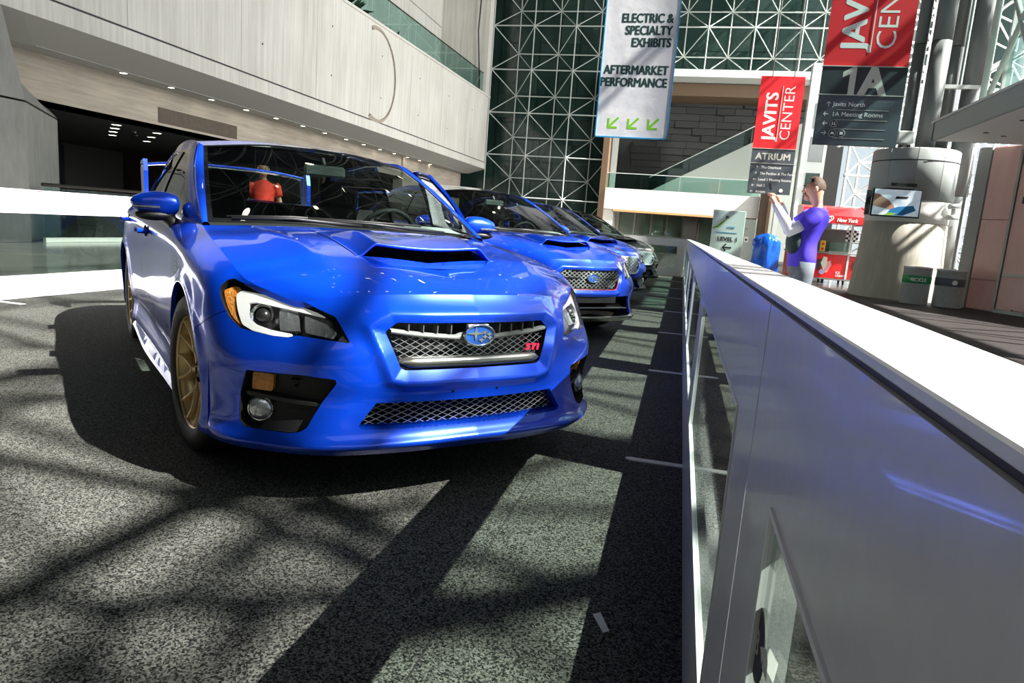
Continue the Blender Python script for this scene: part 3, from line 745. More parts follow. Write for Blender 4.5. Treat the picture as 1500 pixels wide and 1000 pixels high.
            if k == 0:
                mr = MB(); n = 18; V = []
                prof = [(-.075, .020), (-.068, .052), (-.05, .078), (-.01, .088), (.04, .086), (.09, .070), (.125, .045), (.14, .012)]
                for (w_, hh) in prof:
                    for i in range(n):
                        tt = 2*PI*i/n; cx = math.cos(tt); cz = math.sin(tt)
                        V.append((-.36+.055*cx*min(1, hh/.05)-.03*max(0, w_)/.14, sgn*(-.003+w_), 1.012+hh*(cz*.66 if cz > 0 else cz*.80)))
                F = [(i*n+j, i*n+(j+1) % n, (i+1)*n+(j+1) % n, (i+1)*n+j) for i in range(len(prof)-1) for j in range(n)]
                F += [tuple(range(n)), tuple(range((len(prof)-1)*n, len(prof)*n))]
                ms = mr.add(V, F, True).build('side_mirror', paint_m, do)
                lb = MB(); lb.ball((-.365, sgn*.03, .952), .094, 16, 8, (.56, 1.0, .30)); lb.build('mirror_base', 'black_plastic', ms)
                ar = MB(); ar.tube([(-.36, sgn*-.02, .945), (-.345, sgn*-.045, .925), (-.32, sgn*-.06, .90)], .024, 8, rs=[.03, .028, .036]); ar.build('mirror_arm', 'black_plastic', ms)
                pl = MB(); pl.box((-.335, sgn*.02, .985), (-.302, sgn*.128, .997), .004); pl.build('mirror_indicator', 'lamp_silver', ms)
                mg = MB(); mg.box((-.418, sgn*-.05, .98), (-.414, sgn*.11, 1.045)); mg.build('mirror_glass', 'chrome', ms)
            if k == 0 and sgn > 0 and open_door: do.rotation_euler = (0, 0, -math.radians(14))
        # body side: pillars, rail, quarter and rear bumper
        rest = side_all.clip(KS[12]-.02-side_all.S); rest = side_all.clip(side_all.S-KS[11])
        rest = rest.clip(xz(rest, DOOR_F)-.0015*0); rest = rest.clip(xz(rest, DOOR_R)); rest = rest.clip(xz(rest, FEND)); rest = rest.clip(circ(rest, -1.325)); rest = rest.clip(circ(rest, 1.325))
        g2 = gp.clip(xz(gp, DOOR_F)); g2 = g2.clip(xz(g2, DOOR_R)); g2 = g2.clip(xz(g2, DLO))
        body = rest+g2+pgrid(PIL).flip()+pgrid(GUT).flip()
        body = body+rest.rim(.02, only=lambda v: math.hypot(v[0]+1.325, v[2]-.33) < .39)
        if sgn > 0: bodyL = body
        q_tr = gp.clip(xz(gp, DOOR_F)); q_tr = q_tr.clip(xz(q_tr, DOOR_R)); q_tr = q_tr.clip(-xz(q_tr, DLO)+.001)
        qg = gp.clip(-xz(gp, WINDOWS[3][1]))
        S_(q_tr.off(-.002)).build('quarter_trim', 'gloss_black', t); S_(qg.off(-.001)).build('quarter_glass', 'side_glass', t)
        sk = MB(); V = []; xs = np.linspace(.98, -.93, 14)
        for x in xs:
            e = 1+.012*math.cos((x-.02)*3)
            V += [(x, sgn*.83, .155), (x, sgn*.885*e, .160), (x, sgn*.893*e, .172), (x, sgn*.885*e, .186), (x, sgn*.862, .205)]
        sk.add(V, [(i*5+j, i*5+j+1, i*5+6+j, i*5+5+j) for i in range(13) for j in range(4)]+[(0, 1, 2, 3, 4), (65, 66, 67, 68, 69)], False); sk.build('side_skirt', paint_m, t)
    both(bodyL).build('body_shell', paint_m, t)
    # ---- roof, glass, boot
    rp = both(pgrid(ROOF, sym=True)); rp.build('roof', roof_m or paint_m, t)
    ws = pgrid(WSH, sym=True); U = np.repeat(np.linspace(0, 1, 40), 36); T_ = np.tile(np.linspace(0, 1, 36), 40)
    edge = np.minimum(np.minimum((1-U)*.72, T_*1.0), (1-T_)*1.0)
    both(ws.clip(edge-.022).off(-.004)).build('windscreen', 'car_glass', t)
    both(ws.clip(.0225-edge).off(-.001)).build('windscreen_border', 'gloss_black', t)
    rg = pgrid(REAR, sym=True); both(rg).build('rear_window', 'car_glass', t)
    dk = both(pgrid(DECK, sym=True)); dk.build('boot_lid', paint_m, t)
    cw = MB(); n = 21; V = []
    for i in range(n):
        y = -.745+1.49*i/(n-1); x = 1.05-.10*(abs(y)/.745)**2.2; z = .950-.02*(abs(y)/.745)**2; V += [(x+.015, y, z-.015), (x-.06, y, z-.018), (x-.16, y, z-.01)]
    cw.add(V, [(i*3+j, i*3+j+1, i*3+4+j, i*3+3+j) for i in range(n-1) for j in range(2)], True); cw.build('cowl', 'black_plastic', t)
    for (a_, b_, c_) in (((1.035, .45, .965), (1.005, .05, .985), (.985, -.32, .985)), ((1.045, -.02, .972), (.99, -.35, .985), (.945, -.62, .968))):
        w_ = MB(); w_.tube([a_, b_, c_], .008, 6); w_.tube([(b_[0]-.012, b_[1]+.28, b_[2]+.006), (b_[0]-.012, b_[1], b_[2]+.009), (c_[0]-.01, c_[1]-.02, c_[2]+.008)], .006, 6); w_.build('wiper', 'black_plastic', t)
    # ---- spoiler
    if style in ('classic', 'sport') and True:
        s_ = MB(); n = 25; V = []
        for i in range(n):
            y = -.69+1.38*i/(n-1); zz = 1.345-.05*(abs(y)/.69)**3
            for (dx, dz) in ((0, 0), (.05, .014), (.13, .012), (.19, -.012), (.13, -.012), (.05, -.006)): V.append((-2.17-dx, y, zz+dz))
        s_.add(V, [(i*6+j, i*6+(j+1) % 6, i*6+6+(j+1) % 6, i*6+6+j) for i in range(n-1) for j in range(6)], True)
        sp = s_.build('rear_wing', paint_m, t)
        for sg in (1, -1):
            e = MB(); e.prism([(-2.11, 1.06), (-2.30, 1.06), (-2.38, 1.27), (-2.37, 1.33), (-2.17, 1.345), (-2.13, 1.25)], lambda u, v, w, sg=sg: (u, sg*(.655+w), v), .032); e.build('wing_plate', paint_m, sp)
    # ---- liners
    fl = pgrid(skirt(np.linspace(0, KS[-1], 90), np.linspace(0, KR[-1], 10)))
    fl.V[:, 0] -= np.where(fl.V[:, 0] > 1.7, .16, .0); fl = fl.off(-.045)
    fl = fl.clip(circ(fl, 1.325, .40)); fl = fl.clip(circ(fl, -1.325, .40)); fl = fl.clip(np.where((fl.V[:, 0] < .9) & (fl.V[:, 0] > -.45), .9-fl.V[:, 2], 1))
    lin = both(fl); hl = both(pgrid(HOOD[::4, ::4], sym=True).off(-.05)); hl.V[:, 2] -= .03
    lf = lin.clip(np.where(lin.V[:, 0] > .9, 1, -1.)+0*lin.V[:, 0]) if False else lin
    (lf+hl).build('inner_liner', 'liner_black', t)
    u_ = MB(); u_.box((-2.2, -.66, .20), (1.86, .66, .235)); u_.box((-2.05, -.60, .235), (-1.7, .60, .95)); u_.box((1.0, -.62, .235), (1.75, .62, .70))
    for cx in (1.325, -1.325):
        for sg in (1, -1): u_.lathe([(.40, .56*sg), (.40, .84*sg)], (cx, 0, .33), 'y', 24, a0=-PI*.62, a1=PI*.62); u_.box((cx-.4, .55*sg, .2), (cx+.4, .56*sg, .72))
    u_.build('underbody', 'liner_black', t)
    hd = both(pgrid(ROOF[::2, ::2], sym=True).off(-.03)).flip(); hd.build('headliner', 'dash', t)
    # ---- interior
    d = MB(); n = 17; V = []
    for i in range(n):
        y = -.70+1.40*i/(n-1); k = 1-(abs(y)/.7)**3*.5
        V += [(.99-.1*(abs(y)/.7)**2, y, .925), (.80, y, .945*1), (.58, y, .955+.02*k*(1 if y > 0 else .4)), (.52, y, .90), (.55, y, .55), (.7, y, .35)]
    d.add(V, [(i*6+j, i*6+j+1, i*6+7+j, i*6+6+j) for i in range(n-1) for j in range(5)], True); d.build('dashboard', 'dash', t)
    for y in (.37, -.37):
        s = MB(); s.box((-.30, y-.25, .34), (.24, y+.25, .50), .05); s.prism([(-.22, .48), (-.10, .50), (-.34, 1.06), (-.44, 1.03)], lambda u, v, w, y=y: (u, y-.22+w, v), .44)
        s.box((-.40, y-.27, .55), (-.22, y-.20, .98), .03); s.box((-.40, y+.20, .55), (-.22, y+.27, .98), .03)
        s.box((-.47, y-.13, 1.05), (-.37, y+.13, 1.24), .035); s.build('front_seat', seatc, t)
    s = MB(); s.box((-1.15, -.62, .40), (-.62, .62, .55), .05); s.prism([(-1.20, .55), (-1.05, .55), (-1.28, 1.06), (-1.38, 1.04)], lambda u, v, w: (u, -.58+w, v), 1.16); s.build('rear_seat', seatc, t)
    box('parcel_shelf', (-1.85, -.6, 1.0), (-1.33, .6, 1.02), 'dash', t)
    s = MB(); pts = []
    for i in range(25): a = 2*PI*i/24; pts.append((.43+.075*math.sin(a), .37+.18*math.cos(a), .90+.165*math.sin(a)))
    s.tube(pts, .014, 8); s.tube([(.46, .37, .90), (.43, .21, .89)], .018, 6); s.tube([(.46, .37, .90), (.43, .53, .89)], .018, 6); s.tube([(.62, .37, .85), (.45, .37, .90)], .05, 10); s.build('steering_wheel', 'seat_cloth', t)
    m_ = MB(); m_.box((.36, -.12, 1.225), (.39, .12, 1.29), .012); m_.tube([(.38, 0, 1.28), (.34, 0, 1.33)], .01, 6); m_.build('cabin_mirror', 'interior_grey', t)
    pp = MB(); pp.add([(.98, .30, .962), (.95, .62, .956), (.80, .60, .985), (.83, .28, .992)], [(0, 1, 2, 3)]); pp.build('paper_sheet', 'paper', t)
    w0 = spoke_wheel(t, 'wheel', 1.325, -1, 'gold_wheel' if style == 'classic' else 'black_plastic', steer=.085)
    spoke_wheel(t, 'wheel', -1.325, -1, proto=w0); spoke_wheel(t, 'wheel', 1.325, 1, steer=.085, proto=w0); spoke_wheel(t, 'wheel', -1.325, 1, proto=w0)
    return t
HEAD = -.75207
car1 = make_car('sports_sedan', 'blue sedan nearest the camera with gold wheels and a wide hood scoop', 'classic', open_door=True)
car1.location = (-2.317, 3.964, 0); car1.rotation_euler.z = HEAD
# ------------------------------------------------------------------ environment materials
def carpet(name, c1, c2, sc=260, rough=.95):
    m = bpy.data.materials.new(name); m.use_nodes = True; nt = m.node_tree; b = nt.nodes['Principled BSDF']
    tc = nt.nodes.new('ShaderNodeTexCoord'); n = nt.nodes.new('ShaderNodeTexNoise'); n.inputs['Scale'].default_value = sc; n.inputs['Detail'].default_value = 6; n.inputs['Roughness'].default_value = .85
    r = nt.nodes.new('ShaderNodeValToRGB'); r.color_ramp.elements[0].position = .30; r.color_ramp.elements[0].color = (*c1, 1)
    r.color_ramp.elements[1].position = .80; r.color_ramp.elements[1].color = (*c2, 1)
    n3 = nt.nodes.new('ShaderNodeTexNoise'); n3.inputs['Scale'].default_value = 1.3; n3.inputs['Detail'].default_value = 6
    mx = nt.nodes.new('ShaderNodeMix'); mx.data_type = 'RGBA'; mx.blend_type = 'MULTIPLY'; mx.inputs[0].default_value = .35
    bp = nt.nodes.new('ShaderNodeBump'); bp.inputs['Strength'].default_value = .25; bp.inputs['Distance'].default_value = .002
    nt.links.new(tc.outputs['Object'], n.inputs['Vector']); nt.links.new(tc.outputs['Object'], n3.inputs['Vector'])
    vo = nt.nodes.new('ShaderNodeTexVoronoi'); vo.inputs['Scale'].default_value = sc; sp = nt.nodes.new('ShaderNodeSeparateColor')
    av = nt.nodes.new('ShaderNodeMath'); av.operation = 'MULTIPLY_ADD'; av.inputs[1].default_value = .7
    hf = nt.nodes.new('ShaderNodeMath'); hf.operation = 'MULTIPLY'; hf.inputs[1].default_value = .3
    nt.links.new(tc.outputs['Object'], vo.inputs['Vector']); nt.links.new(vo.outputs['Color'], sp.inputs['Color']); nt.links.new(sp.outputs[0], av.inputs[0])
    nt.links.new(n.outputs['Fac'], hf.inputs[0]); nt.links.new(hf.outputs[0], av.inputs[2])
    nt.links.new(av.outputs[0], r.inputs['Fac']); nt.links.new(r.outputs['Color'], mx.inputs[6]); nt.links.new(n3.outputs['Fac'], mx.inputs[7])
    nt.links.new(mx.outputs[2], b.inputs['Base Color']); nt.links.new(n.outputs['Fac'], bp.inputs['Height']); nt.links.new(bp.outputs['Normal'], b.inputs['Normal'])
    b.inputs['Roughness'].default_value = rough; b.inputs['Specular IOR Level'].default_value = .25
    MATS[name] = m; return m
carpet('carpet_black', (.004, .004, .004), (.175, .18, .16), 215)
carpet('carpet_right', (.028, .024, .024), (.055, .048, .048), 60, .7)
def concrete(name, c1, c2, axis=2, sc=(1.6, 1.6, .25), rough=.75):
    """board-marked concrete: streaks along one axis, tie holes come as geometry"""
    m = bpy.data.materials.new(name); m.use_nodes = True; nt = m.node_tree; b = nt.nodes['Principled BSDF']
    tc = nt.nodes.new('ShaderNodeTexCoord'); mp = nt.nodes.new('ShaderNodeMapping'); mp.inputs['Scale'].default_value = sc
    n = nt.nodes.new('ShaderNodeTexNoise'); n.inputs['Scale'].default_value = 3.2; n.inputs['Detail'].default_value = 8; n.inputs['Roughness'].default_value = .65
    n2 = nt.nodes.new('ShaderNodeTexNoise'); n2.inputs['Scale'].default_value = .35; n2.inputs['Detail'].default_value = 5
    r = nt.nodes.new('ShaderNodeValToRGB'); r.color_ramp.elements[0].position = .32; r.color_ramp.elements[0].color = (*c1, 1)
    r.color_ramp.elements[1].position = .62; r.color_ramp.elements[1].color = (*c2, 1)
    ad = nt.nodes.new('ShaderNodeMath'); ad.operation = 'ADD'; ad.inputs[1].default_value = 0
    ml = nt.nodes.new('ShaderNodeMath'); ml.operation = 'MULTIPLY_ADD'; ml.inputs[1].default_value = .6; 
    nt.links.new(tc.outputs['Object'], mp.inputs['Vector']); nt.links.new(mp.outputs['Vector'], n.inputs['Vector']); nt.links.new(tc.outputs['Object'], n2.inputs['Vector'])
    nt.links.new(n.outputs['Fac'], ml.inputs[0]); 
    sc2 = nt.nodes.new('ShaderNodeMath'); sc2.operation = 'MULTIPLY'; sc2.inputs[1].default_value = .4
    nt.links.new(n2.outputs['Fac'], sc2.inputs[0]); nt.links.new(sc2.outputs[0], ml.inputs[2])
    nt.links.new(ml.outputs[0], r.inputs['Fac']); nt.links.new(r.outputs['Color'], b.inputs['Base Color'])
    bp = nt.nodes.new('ShaderNodeBump'); bp.inputs['Strength'].default_value = .25; bp.inputs['Distance'].default_value = .02
    nt.links.new(n.outputs['Fac'], bp.inputs['Height']); nt.links.new(bp.outputs['Normal'], b.inputs['Normal'])
    b.inputs['Roughness'].default_value = rough; MATS[name] = m; return m
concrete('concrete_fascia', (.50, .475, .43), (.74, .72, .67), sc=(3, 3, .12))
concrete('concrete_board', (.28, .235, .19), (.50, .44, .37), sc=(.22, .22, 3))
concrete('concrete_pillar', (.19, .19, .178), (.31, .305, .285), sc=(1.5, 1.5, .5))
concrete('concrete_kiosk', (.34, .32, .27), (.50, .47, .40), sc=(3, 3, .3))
concrete('stone_pink', (.80, .44, .38), (.88, .55, .48), sc=(1.2, 1.2, .5), rough=.3)
mat('barrier_white', (.82, .82, .85), .3, 0, .25)
mat('barrier_edge', (.95, .95, .97), .4)
mat('joint_dark', (.03, .03, .035), .6)
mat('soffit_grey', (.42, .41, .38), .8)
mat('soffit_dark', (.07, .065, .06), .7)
mat('panel_navy', (.012, .015, .02), .35)
mat('wood_brown', (.10, .07, .05), .6, noise=(8, .8, (.07, .05, .035)))
mat('floor_polished', (.10, .10, .098), .12, noise=(2, .5, (.075, .075, .073)))
mat('glass_dark', (.012, .030, .026), .12, coat=.4, noise=(.5, .8, (.03, .06, .05)))
mat('glass_mid', (.03, .055, .048), .15)
mat('steel_paint', (.62, .66, .63), .45)
mat('steel_far', (.50, .54, .51), .5)
mat('steel_roof', (.20, .22, .21), .5)
mat('steel_tube', (.16, .175, .175), .4)
mat('steel_white', (.80, .82, .81), .45)
mat('roof_dark', (.025, .03, .028), .8)
mat('louvre_dark', (.010, .011, .010), .6)
mat('louvre_mid', (.016, .017, .016), .6)
mat('bronze', (.16, .10, .06), .5)
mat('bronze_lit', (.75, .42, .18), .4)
mat('white_wall', (.82, .81, .77), .6)
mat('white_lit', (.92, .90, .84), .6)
mat('green_wall', (.40, .44, .40), .7)
mat('handrail', (.10, .09, .075), .3, .6)
mat('banner_white', (.80, .80, .82), .75, noise=(3, .7, (.70, .71, .74)), bump=(2.5, 1.))
mat('banner_blue', (.02, .32, .62), .6)
mat('banner_red', (.78, .008, .018), .6)
mat('sign_dark', (.022, .027, .034), .5)
mat('sign_slate', (.075, .088, .105), .5)
mat('ink_green', (.01, .055, .045), .6)
mat('ink_white', (.85, .85, .82), .6)
mat('ink_cream', (.62, .60, .52), .6)
mat('ink_black', (.01, .012, .014), .6)
mat('arrow_green', (.22, .62, .02), .6)
mat('lamp_glow', (1, .95, .8), .5, emit=(1, .90, .70), es=14)
mat('lamp_glow_soft', (1, .95, .8), .5, emit=(1, .86, .6), es=5)
mat('leaf', (.012, .04, .012), .5, noise=(6, .8, (.03, .08, .02)))
mat('steel_bin', (.72, .71, .70), .3, .3, noise=(30, .4, (.4, .4, .4)))
mat('bin_green', (.01, .30, .10), .5); mat('bin_grey', (.10, .11, .14), .5)
mat('cart_red', (.72, .01, .015), .35, coat=.3); mat('cart_dark_red', (.25, .01, .02), .4)
mat('steel_dull', (.30, .29, .27), .35, .7)
mat('yellow', (.85, .55, .03), .5)
mat('plastic_blue', (.01, .12, .72), .22, 0, .5, bump=(9, 1.))
mat('screen_pic', (.45, .55, .62), .3, emit=(.45, .58, .68), es=.35, noise=(5, 1., (.85, .9, .92)))
mat('skin_pic', (.62, .36, .25), .5); mat('pic_blue', (.02, .25, .6), .5); mat('pic_green', (.3, .6, .1), .5); mat('pic_cream', (.8, .72, .62), .5); mat('pic_brown', (.06, .03, .02), .5); mat('pic_pink', (.8, .35, .35), .5); mat('pic_lilac', (.5, .45, .7), .5)
mat('tape_white', (.65, .65, .62), .4)

# ------------------------------------------------------------------ floor, building shell
BX = -12.33
box('floor', (-6.0, -8, -.15), (.16, 18.7, 0), 'carpet_black', kind='structure', label=None)
box('floor', (.16, -8, -.15), (16, 60, -.002), 'carpet_right', kind='structure')
box('floor', (-26, 18.7, -.15), (.16, 60, -.002), 'floor_polished', kind='structure')
box('floor', (-26, -8, -.15), (-6.0, 18.7, -.004), 'floor_polished', kind='structure')
box('floor', (1.2, 19.6, -.01), (12, 24.5, .001), 'floor_polished', kind='structure')
# carpet seams and scuffs are flat strips of tape residue
def poly_prism(name, pts, x0, x1, m, ax='x', parent=None, **k):
    f = {'x': lambda u, v, w: (x0+w, u, v), 'y': lambda u, v, w: (u, x0+w, v), 'z': lambda u, v, w: (u, v, x0+w)}[ax]
    return MB().prism(pts, f, x1-x0).build(name, m, parent, **k)
# fascia of the concrete building (plane x = BX), groove at z 4.6
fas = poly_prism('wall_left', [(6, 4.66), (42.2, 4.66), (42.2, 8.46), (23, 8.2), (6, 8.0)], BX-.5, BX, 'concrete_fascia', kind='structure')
poly_prism('trim_1', [(6, 4.24), (42.2, 4.24), (42.2, 4.61), (6, 4.61)], BX-.5, BX+.02, 'concrete_fascia', kind='structure')
box('trim_2', (BX-.5, 6, 4.60), (BX-.03, 42.2, 4.67), 'joint_dark', kind='structure')
poly_prism('trim_3', [(6, 8.0), (23, 8.2), (42.2, 8.46), (42.2, 8.56), (23, 8.30), (6, 8.10)], BX-.55, BX+.05, 'concrete_fascia', kind='structure')
# shallow round recess in the fascia, its edge ring proud of the wall
rg = MB(); ang = np.linspace(-PI*.62, PI*.62, 44)
for a, b in zip(ang[:-1], ang[1:]):
    q = []
    for t in (a, b):
        for r_, h_ in ((1.66, .0), (1.66, .075), (1.80, .0)): q.append((BX+h_, 26.3+r_*math.cos(t), 6.38+r_*math.sin(t)))
    rg.add(q, [(0, 1, 4, 3), (1, 2, 5, 4)])
rg.build('trim_4', 'concrete_board', kind='structure')
# tie holes and board joints on the fascia
for i in range(9):
    y = 9.5+4.05*i; box('board_joint', (BX-.002, y, 4.67), (BX+.003, y+.02, 7.95), 'soffit_grey', fas)
    for z in (5.6, 7.2):
        MB().cyl((BX-.01, y+1.0, z), (BX+.006, y+1.0, z), .035, n=8).build('tie_hole', 'joint_dark', fas)
# sloping soffit, ceiling with lights, beam, lobby
mm = MB(); mm.add([(BX, 11.0, 4.24), (BX, 42.2, 4.24), (-13.4, 42.2, 3.92), (-13.4, 12.2, 3.92)], [(0, 3, 2, 1)]); mm.build('ceiling', 'soffit_grey', kind='structure')
mm = MB(); mm.add([(BX, 6.0, 4.24), (BX, 11.0, 4.24), (-13.4, 12.2, 3.92), (-14.8, 12.6, 3.9), (-14.8, 6, 3.9)], [(0, 4, 3, 2, 1)]); mm.build('ceiling', 'soffit_grey', kind='structure')
box('ceiling', (-14.2, 12.2, 3.92), (-13.35, 42.2, 4.0), 'soffit_grey', kind='structure')
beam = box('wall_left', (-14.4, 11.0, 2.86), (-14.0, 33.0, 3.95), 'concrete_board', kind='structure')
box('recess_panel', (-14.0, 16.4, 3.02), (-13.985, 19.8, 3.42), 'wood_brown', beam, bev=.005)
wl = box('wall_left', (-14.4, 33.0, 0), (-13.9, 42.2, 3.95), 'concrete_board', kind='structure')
for k in range(7): box('board', (-13.9, 33.05, .02+.55*k), (-13.885, 42.2, .02+.55*k+.535), 'concrete_board', wl)
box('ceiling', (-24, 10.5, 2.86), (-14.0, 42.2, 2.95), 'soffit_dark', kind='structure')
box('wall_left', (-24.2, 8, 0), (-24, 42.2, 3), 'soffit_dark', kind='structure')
lob = box('wall_back', (-24, 26.0, 0), (-14.4, 26.2, 2.9), 'wood_brown', kind='structure')
for k in range(6): box('wall_panel', (-23.8+1.55*k, 25.96, .1), (-23.8+1.55*k+1.5, 26.0, 2.7), 'wood_brown', lob, bev=.01)
for k, (a, b) in enumerate((((-16.4, 14.4), (-18.6, 17.2)), ((-18.65, 17.25), (-20.6, 19.75)))):
    mm = MB(); (x0, y0), (x1, y1) = a, b; mm.prism([(x0, y0), (x1, y1), (x1-.1, y1+.08), (x0-.1, y0+.08)], lambda u, v, w: (u, v, w), 2.55)
    pz_ = mm.build('partition', 'panel_navy', label='dark navy lobby partition panel '+('nearest the concrete pillar' if k == 0 else 'behind the nearer one, further from the pillar'), cat='partition')
    mm = MB(); mm.prism([(x0+.02, y0), (x0+.05, y0+.04), (x0-.03, y0+.1), (x0-.06, y0+.06)], lambda u, v, w: (u, v, w), 2.56); mm.build('partition_edge', 'steel_dull', pz_)
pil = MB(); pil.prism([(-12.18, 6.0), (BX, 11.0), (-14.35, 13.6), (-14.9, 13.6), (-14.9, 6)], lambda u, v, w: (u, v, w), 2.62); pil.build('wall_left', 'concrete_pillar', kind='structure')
pil = MB(); V = [(-12.18, 6.0, 2.66), (BX, 11.0, 2.66), (-14.35, 13.6, 2.66), (-14.9, 6, 2.66), (-12.3, 6.0, 4.24), (BX, 10.6, 4.24), (-14.6, 12.2, 3.95), (-14.9, 6, 4.24)]
pil.add(V, [(0, 1, 5, 4), (1, 2, 6, 5), (2, 3, 7, 6), (0, 3, 2, 1), (4, 5, 6, 7)]); pil.build('wall_left', 'concrete_pillar', kind='structure')
def downlight(x, y, z, r, label, group, glow='lamp_glow', cat='ceiling light'):
    e = empty('ceiling_light', (x, y, z), 0, label, cat, group)
    MB().lathe([(r*.92, -.004), (r*1.12, -.012), (r*1.12, .02)], n=20).build('lamp_ring', 'steel_dull', e)
    MB().cyl((0, 0, -.006), (0, 0, .02), r*.95, n=20).build('lamp_disc', glow, e); return e
SL = [(-12.34, 13.42), (-12.99, 14.05), (-12.4, 14.98), (-12.45, 16.53), (-12.47, 18.07), (-12.42, 19.5), (-12.41, 21.02), (-12.51, 22.64), (-12.56, 24.31), (-12.56, 25.8), (-12.63, 27.49), (-12.58, 28.85), (-12.6, 30.38), (-13.33, 32.69), (-12.53, 31.73), (-12.69, 33.63)]
ordn = ['first', 'second', 'third', 'fourth', 'fifth', 'sixth', 'seventh', 'eighth', 'ninth', 'tenth', 'eleventh', 'twelfth', 'thirteenth', 'fourteenth', 'fifteenth', 'sixteenth', 'seventeenth', 'eighteenth', 'nineteenth']
k = 0
for x, y in SL:
    xx = x-1.12 if x > -13 else x-.7; inner = (x, y) in ((-12.99, 14.05), (-13.33, 32.69))
    lab = ('inner downlight beside the %s one of the gallery row' % ('first' if y < 20 else 'last') if inner else 'round downlight under the concrete gallery, %s from the near pillar' % ordn[k]); k += not inner
    downlight(xx, y*(xx/x), 3.915, .085, lab, 'downlights under the concrete gallery')
for i, (x, y) in enumerate([(-14.94, 15.98), (-15.79, 16.82), (-16.72, 17.75), (-17.72, 18.78)]): downlight(x, y, 2.855, .12, 'lobby light left of the dome camera, %s from the top' % ordn[i], 'row of four lobby lights')
for i, (x, y) in enumerate([(-14.99, 17.51), (-16.28, 18.78), (-17.74, 20.25)]): downlight(x, y, 2.855, .12, 'lobby light right of the dome camera, %s from the top' % ordn[i], 'row of three lobby lights')
cd = empty('security_camera', (-15.3, 17.0, 2.86), 0, 'dark dome camera on the lobby ceiling', 'security camera')
MB().cyl((0, 0, -.12), (0, 0, 0), .05, n=12).build('mount', 'steel_dull', cd); MB().ball((0, 0, -.15), .10, 14, 8, (1, 1, .6)).build('dome', 'gloss_black', cd)
# upper gallery behind the parapet
ug = poly_prism('wall_left', [(26.5, 8.0), (42.2, 8.0), (42.2, 26), (26.5, 26)], -15.6, -15.3, 'concrete_fascia', kind='structure')
for k in range(4): box('wall_board', (-15.3, 26.6, 9.6+2.6*k), (-15.27, 42.2, 9.66+2.6*k), 'soffit_grey', ug)
box('wall_left', (-15.6, 41.2, 8.56), (BX, 42.2, 26), 'concrete_fascia', kind='structure')
box('wall_left', (-26, 6, 8.0), (-25.6, 26.5, 24), 'glass_dark', kind='structure')
box('floor', (-15.3, 6, 8.0), (BX-.5, 41.2, 8.25), 'soffit_grey', kind='structure')
pr = empty('parapet_railing', (BX-.2, 10, 8.2), 0, 'green-tinted glass railing along the top of the concrete parapet', 'railing')
for k in range(11):
    y0 = .2+2.9*k; z0 = .013*y0
    MB().prism([(y0, z0), (y0+2.85, z0+.037), (y0+2.85, z0+1.12), (y0, z0+1.08)], lambda u, v, w: (w, u, v), .018).build('glass_pane', 'rail_glass', pr)
MB().tube([(0.01, .1, 1.09), (0.01, 32, 1.52)], .03, 8).build('handrail', 'handrail', pr)
MB().tube([(BX-.3, 41.0, 8.6), (-12.9, 40.9, 12), (-12.6, 40.9, 20)], .045, 6).build('cable', 'joint_dark', label='black cable hanging down the tall concrete wall corner', cat='cable')
def bush(name, x, y, z, n, r, label, cat, lf=.5, group=None):
    e = empty(name, (x, y, z), 0, label, cat, group); L = MB()
    for i in range(n):
        a = random.uniform(0, 2*PI); el = random.uniform(.1, 1.3); l = lf*random.uniform(.6, 1.2)
        p0 = Vector((random.uniform(-r, r)*.3, random.uniform(-r, r), 0)); d = Vector((math.cos(a)*math.cos(el), math.sin(a)*math.cos(el), math.sin(el)))
        s_ = d.cross(Vector((0, 0, 1))).normalized()*.05*lf/.5; p1 = p0+d*l*.55; p2 = p0+d*l-Vector((0, 0, l*.2))
        L.add([p0-s_*.3, p0+s_*.3, p1+s_, p2, p1-s_], [(0, 1, 2, 3, 4)])
    L.build('foliage', 'leaf', e, kind='stuff'); MB().cyl((0, 0, -.1), (0, 0, .35), .06, .04, 8).build('stem', 'wood_brown', e); return e
for k, (y, h, lab) in enumerate(((22.2, 1.2, 'big palm-like plant behind the parapet glass, nearest the camera'), (25.0, 1.0, 'dark bushy plant behind the parapet glass, second from the camera'), (28.5, .7, 'low plant behind the middle of the parapet glass'), (33.5, .6, 'low spiky plant behind the far end of the parapet glass'))):
    bush('potted_plant', -13.35, y, 8.34, 150, 1.1, lab, 'plant', h)
# lobby railing (glass) behind the left barrier
lr = empty('lobby_railing', (BX+.1, 11.2, 0), 0, 'glass railing with a dark handrail between the pillar and the lobby', 'railing')
for k in range(13): box('glass_pane', (0, .03+2.2*k, .05), (.015, 2.2+2.2*k, 1.06), 'rail_glass', lr)
MB().tube([(0, 0, 1.12), (0, 28.6, 1.12)], .035, 8).build('handrail', 'handrail', lr)
box('base_rail', (-.03, 0, 0), (.045, 28.6, .09), 'steel_paint', lr)

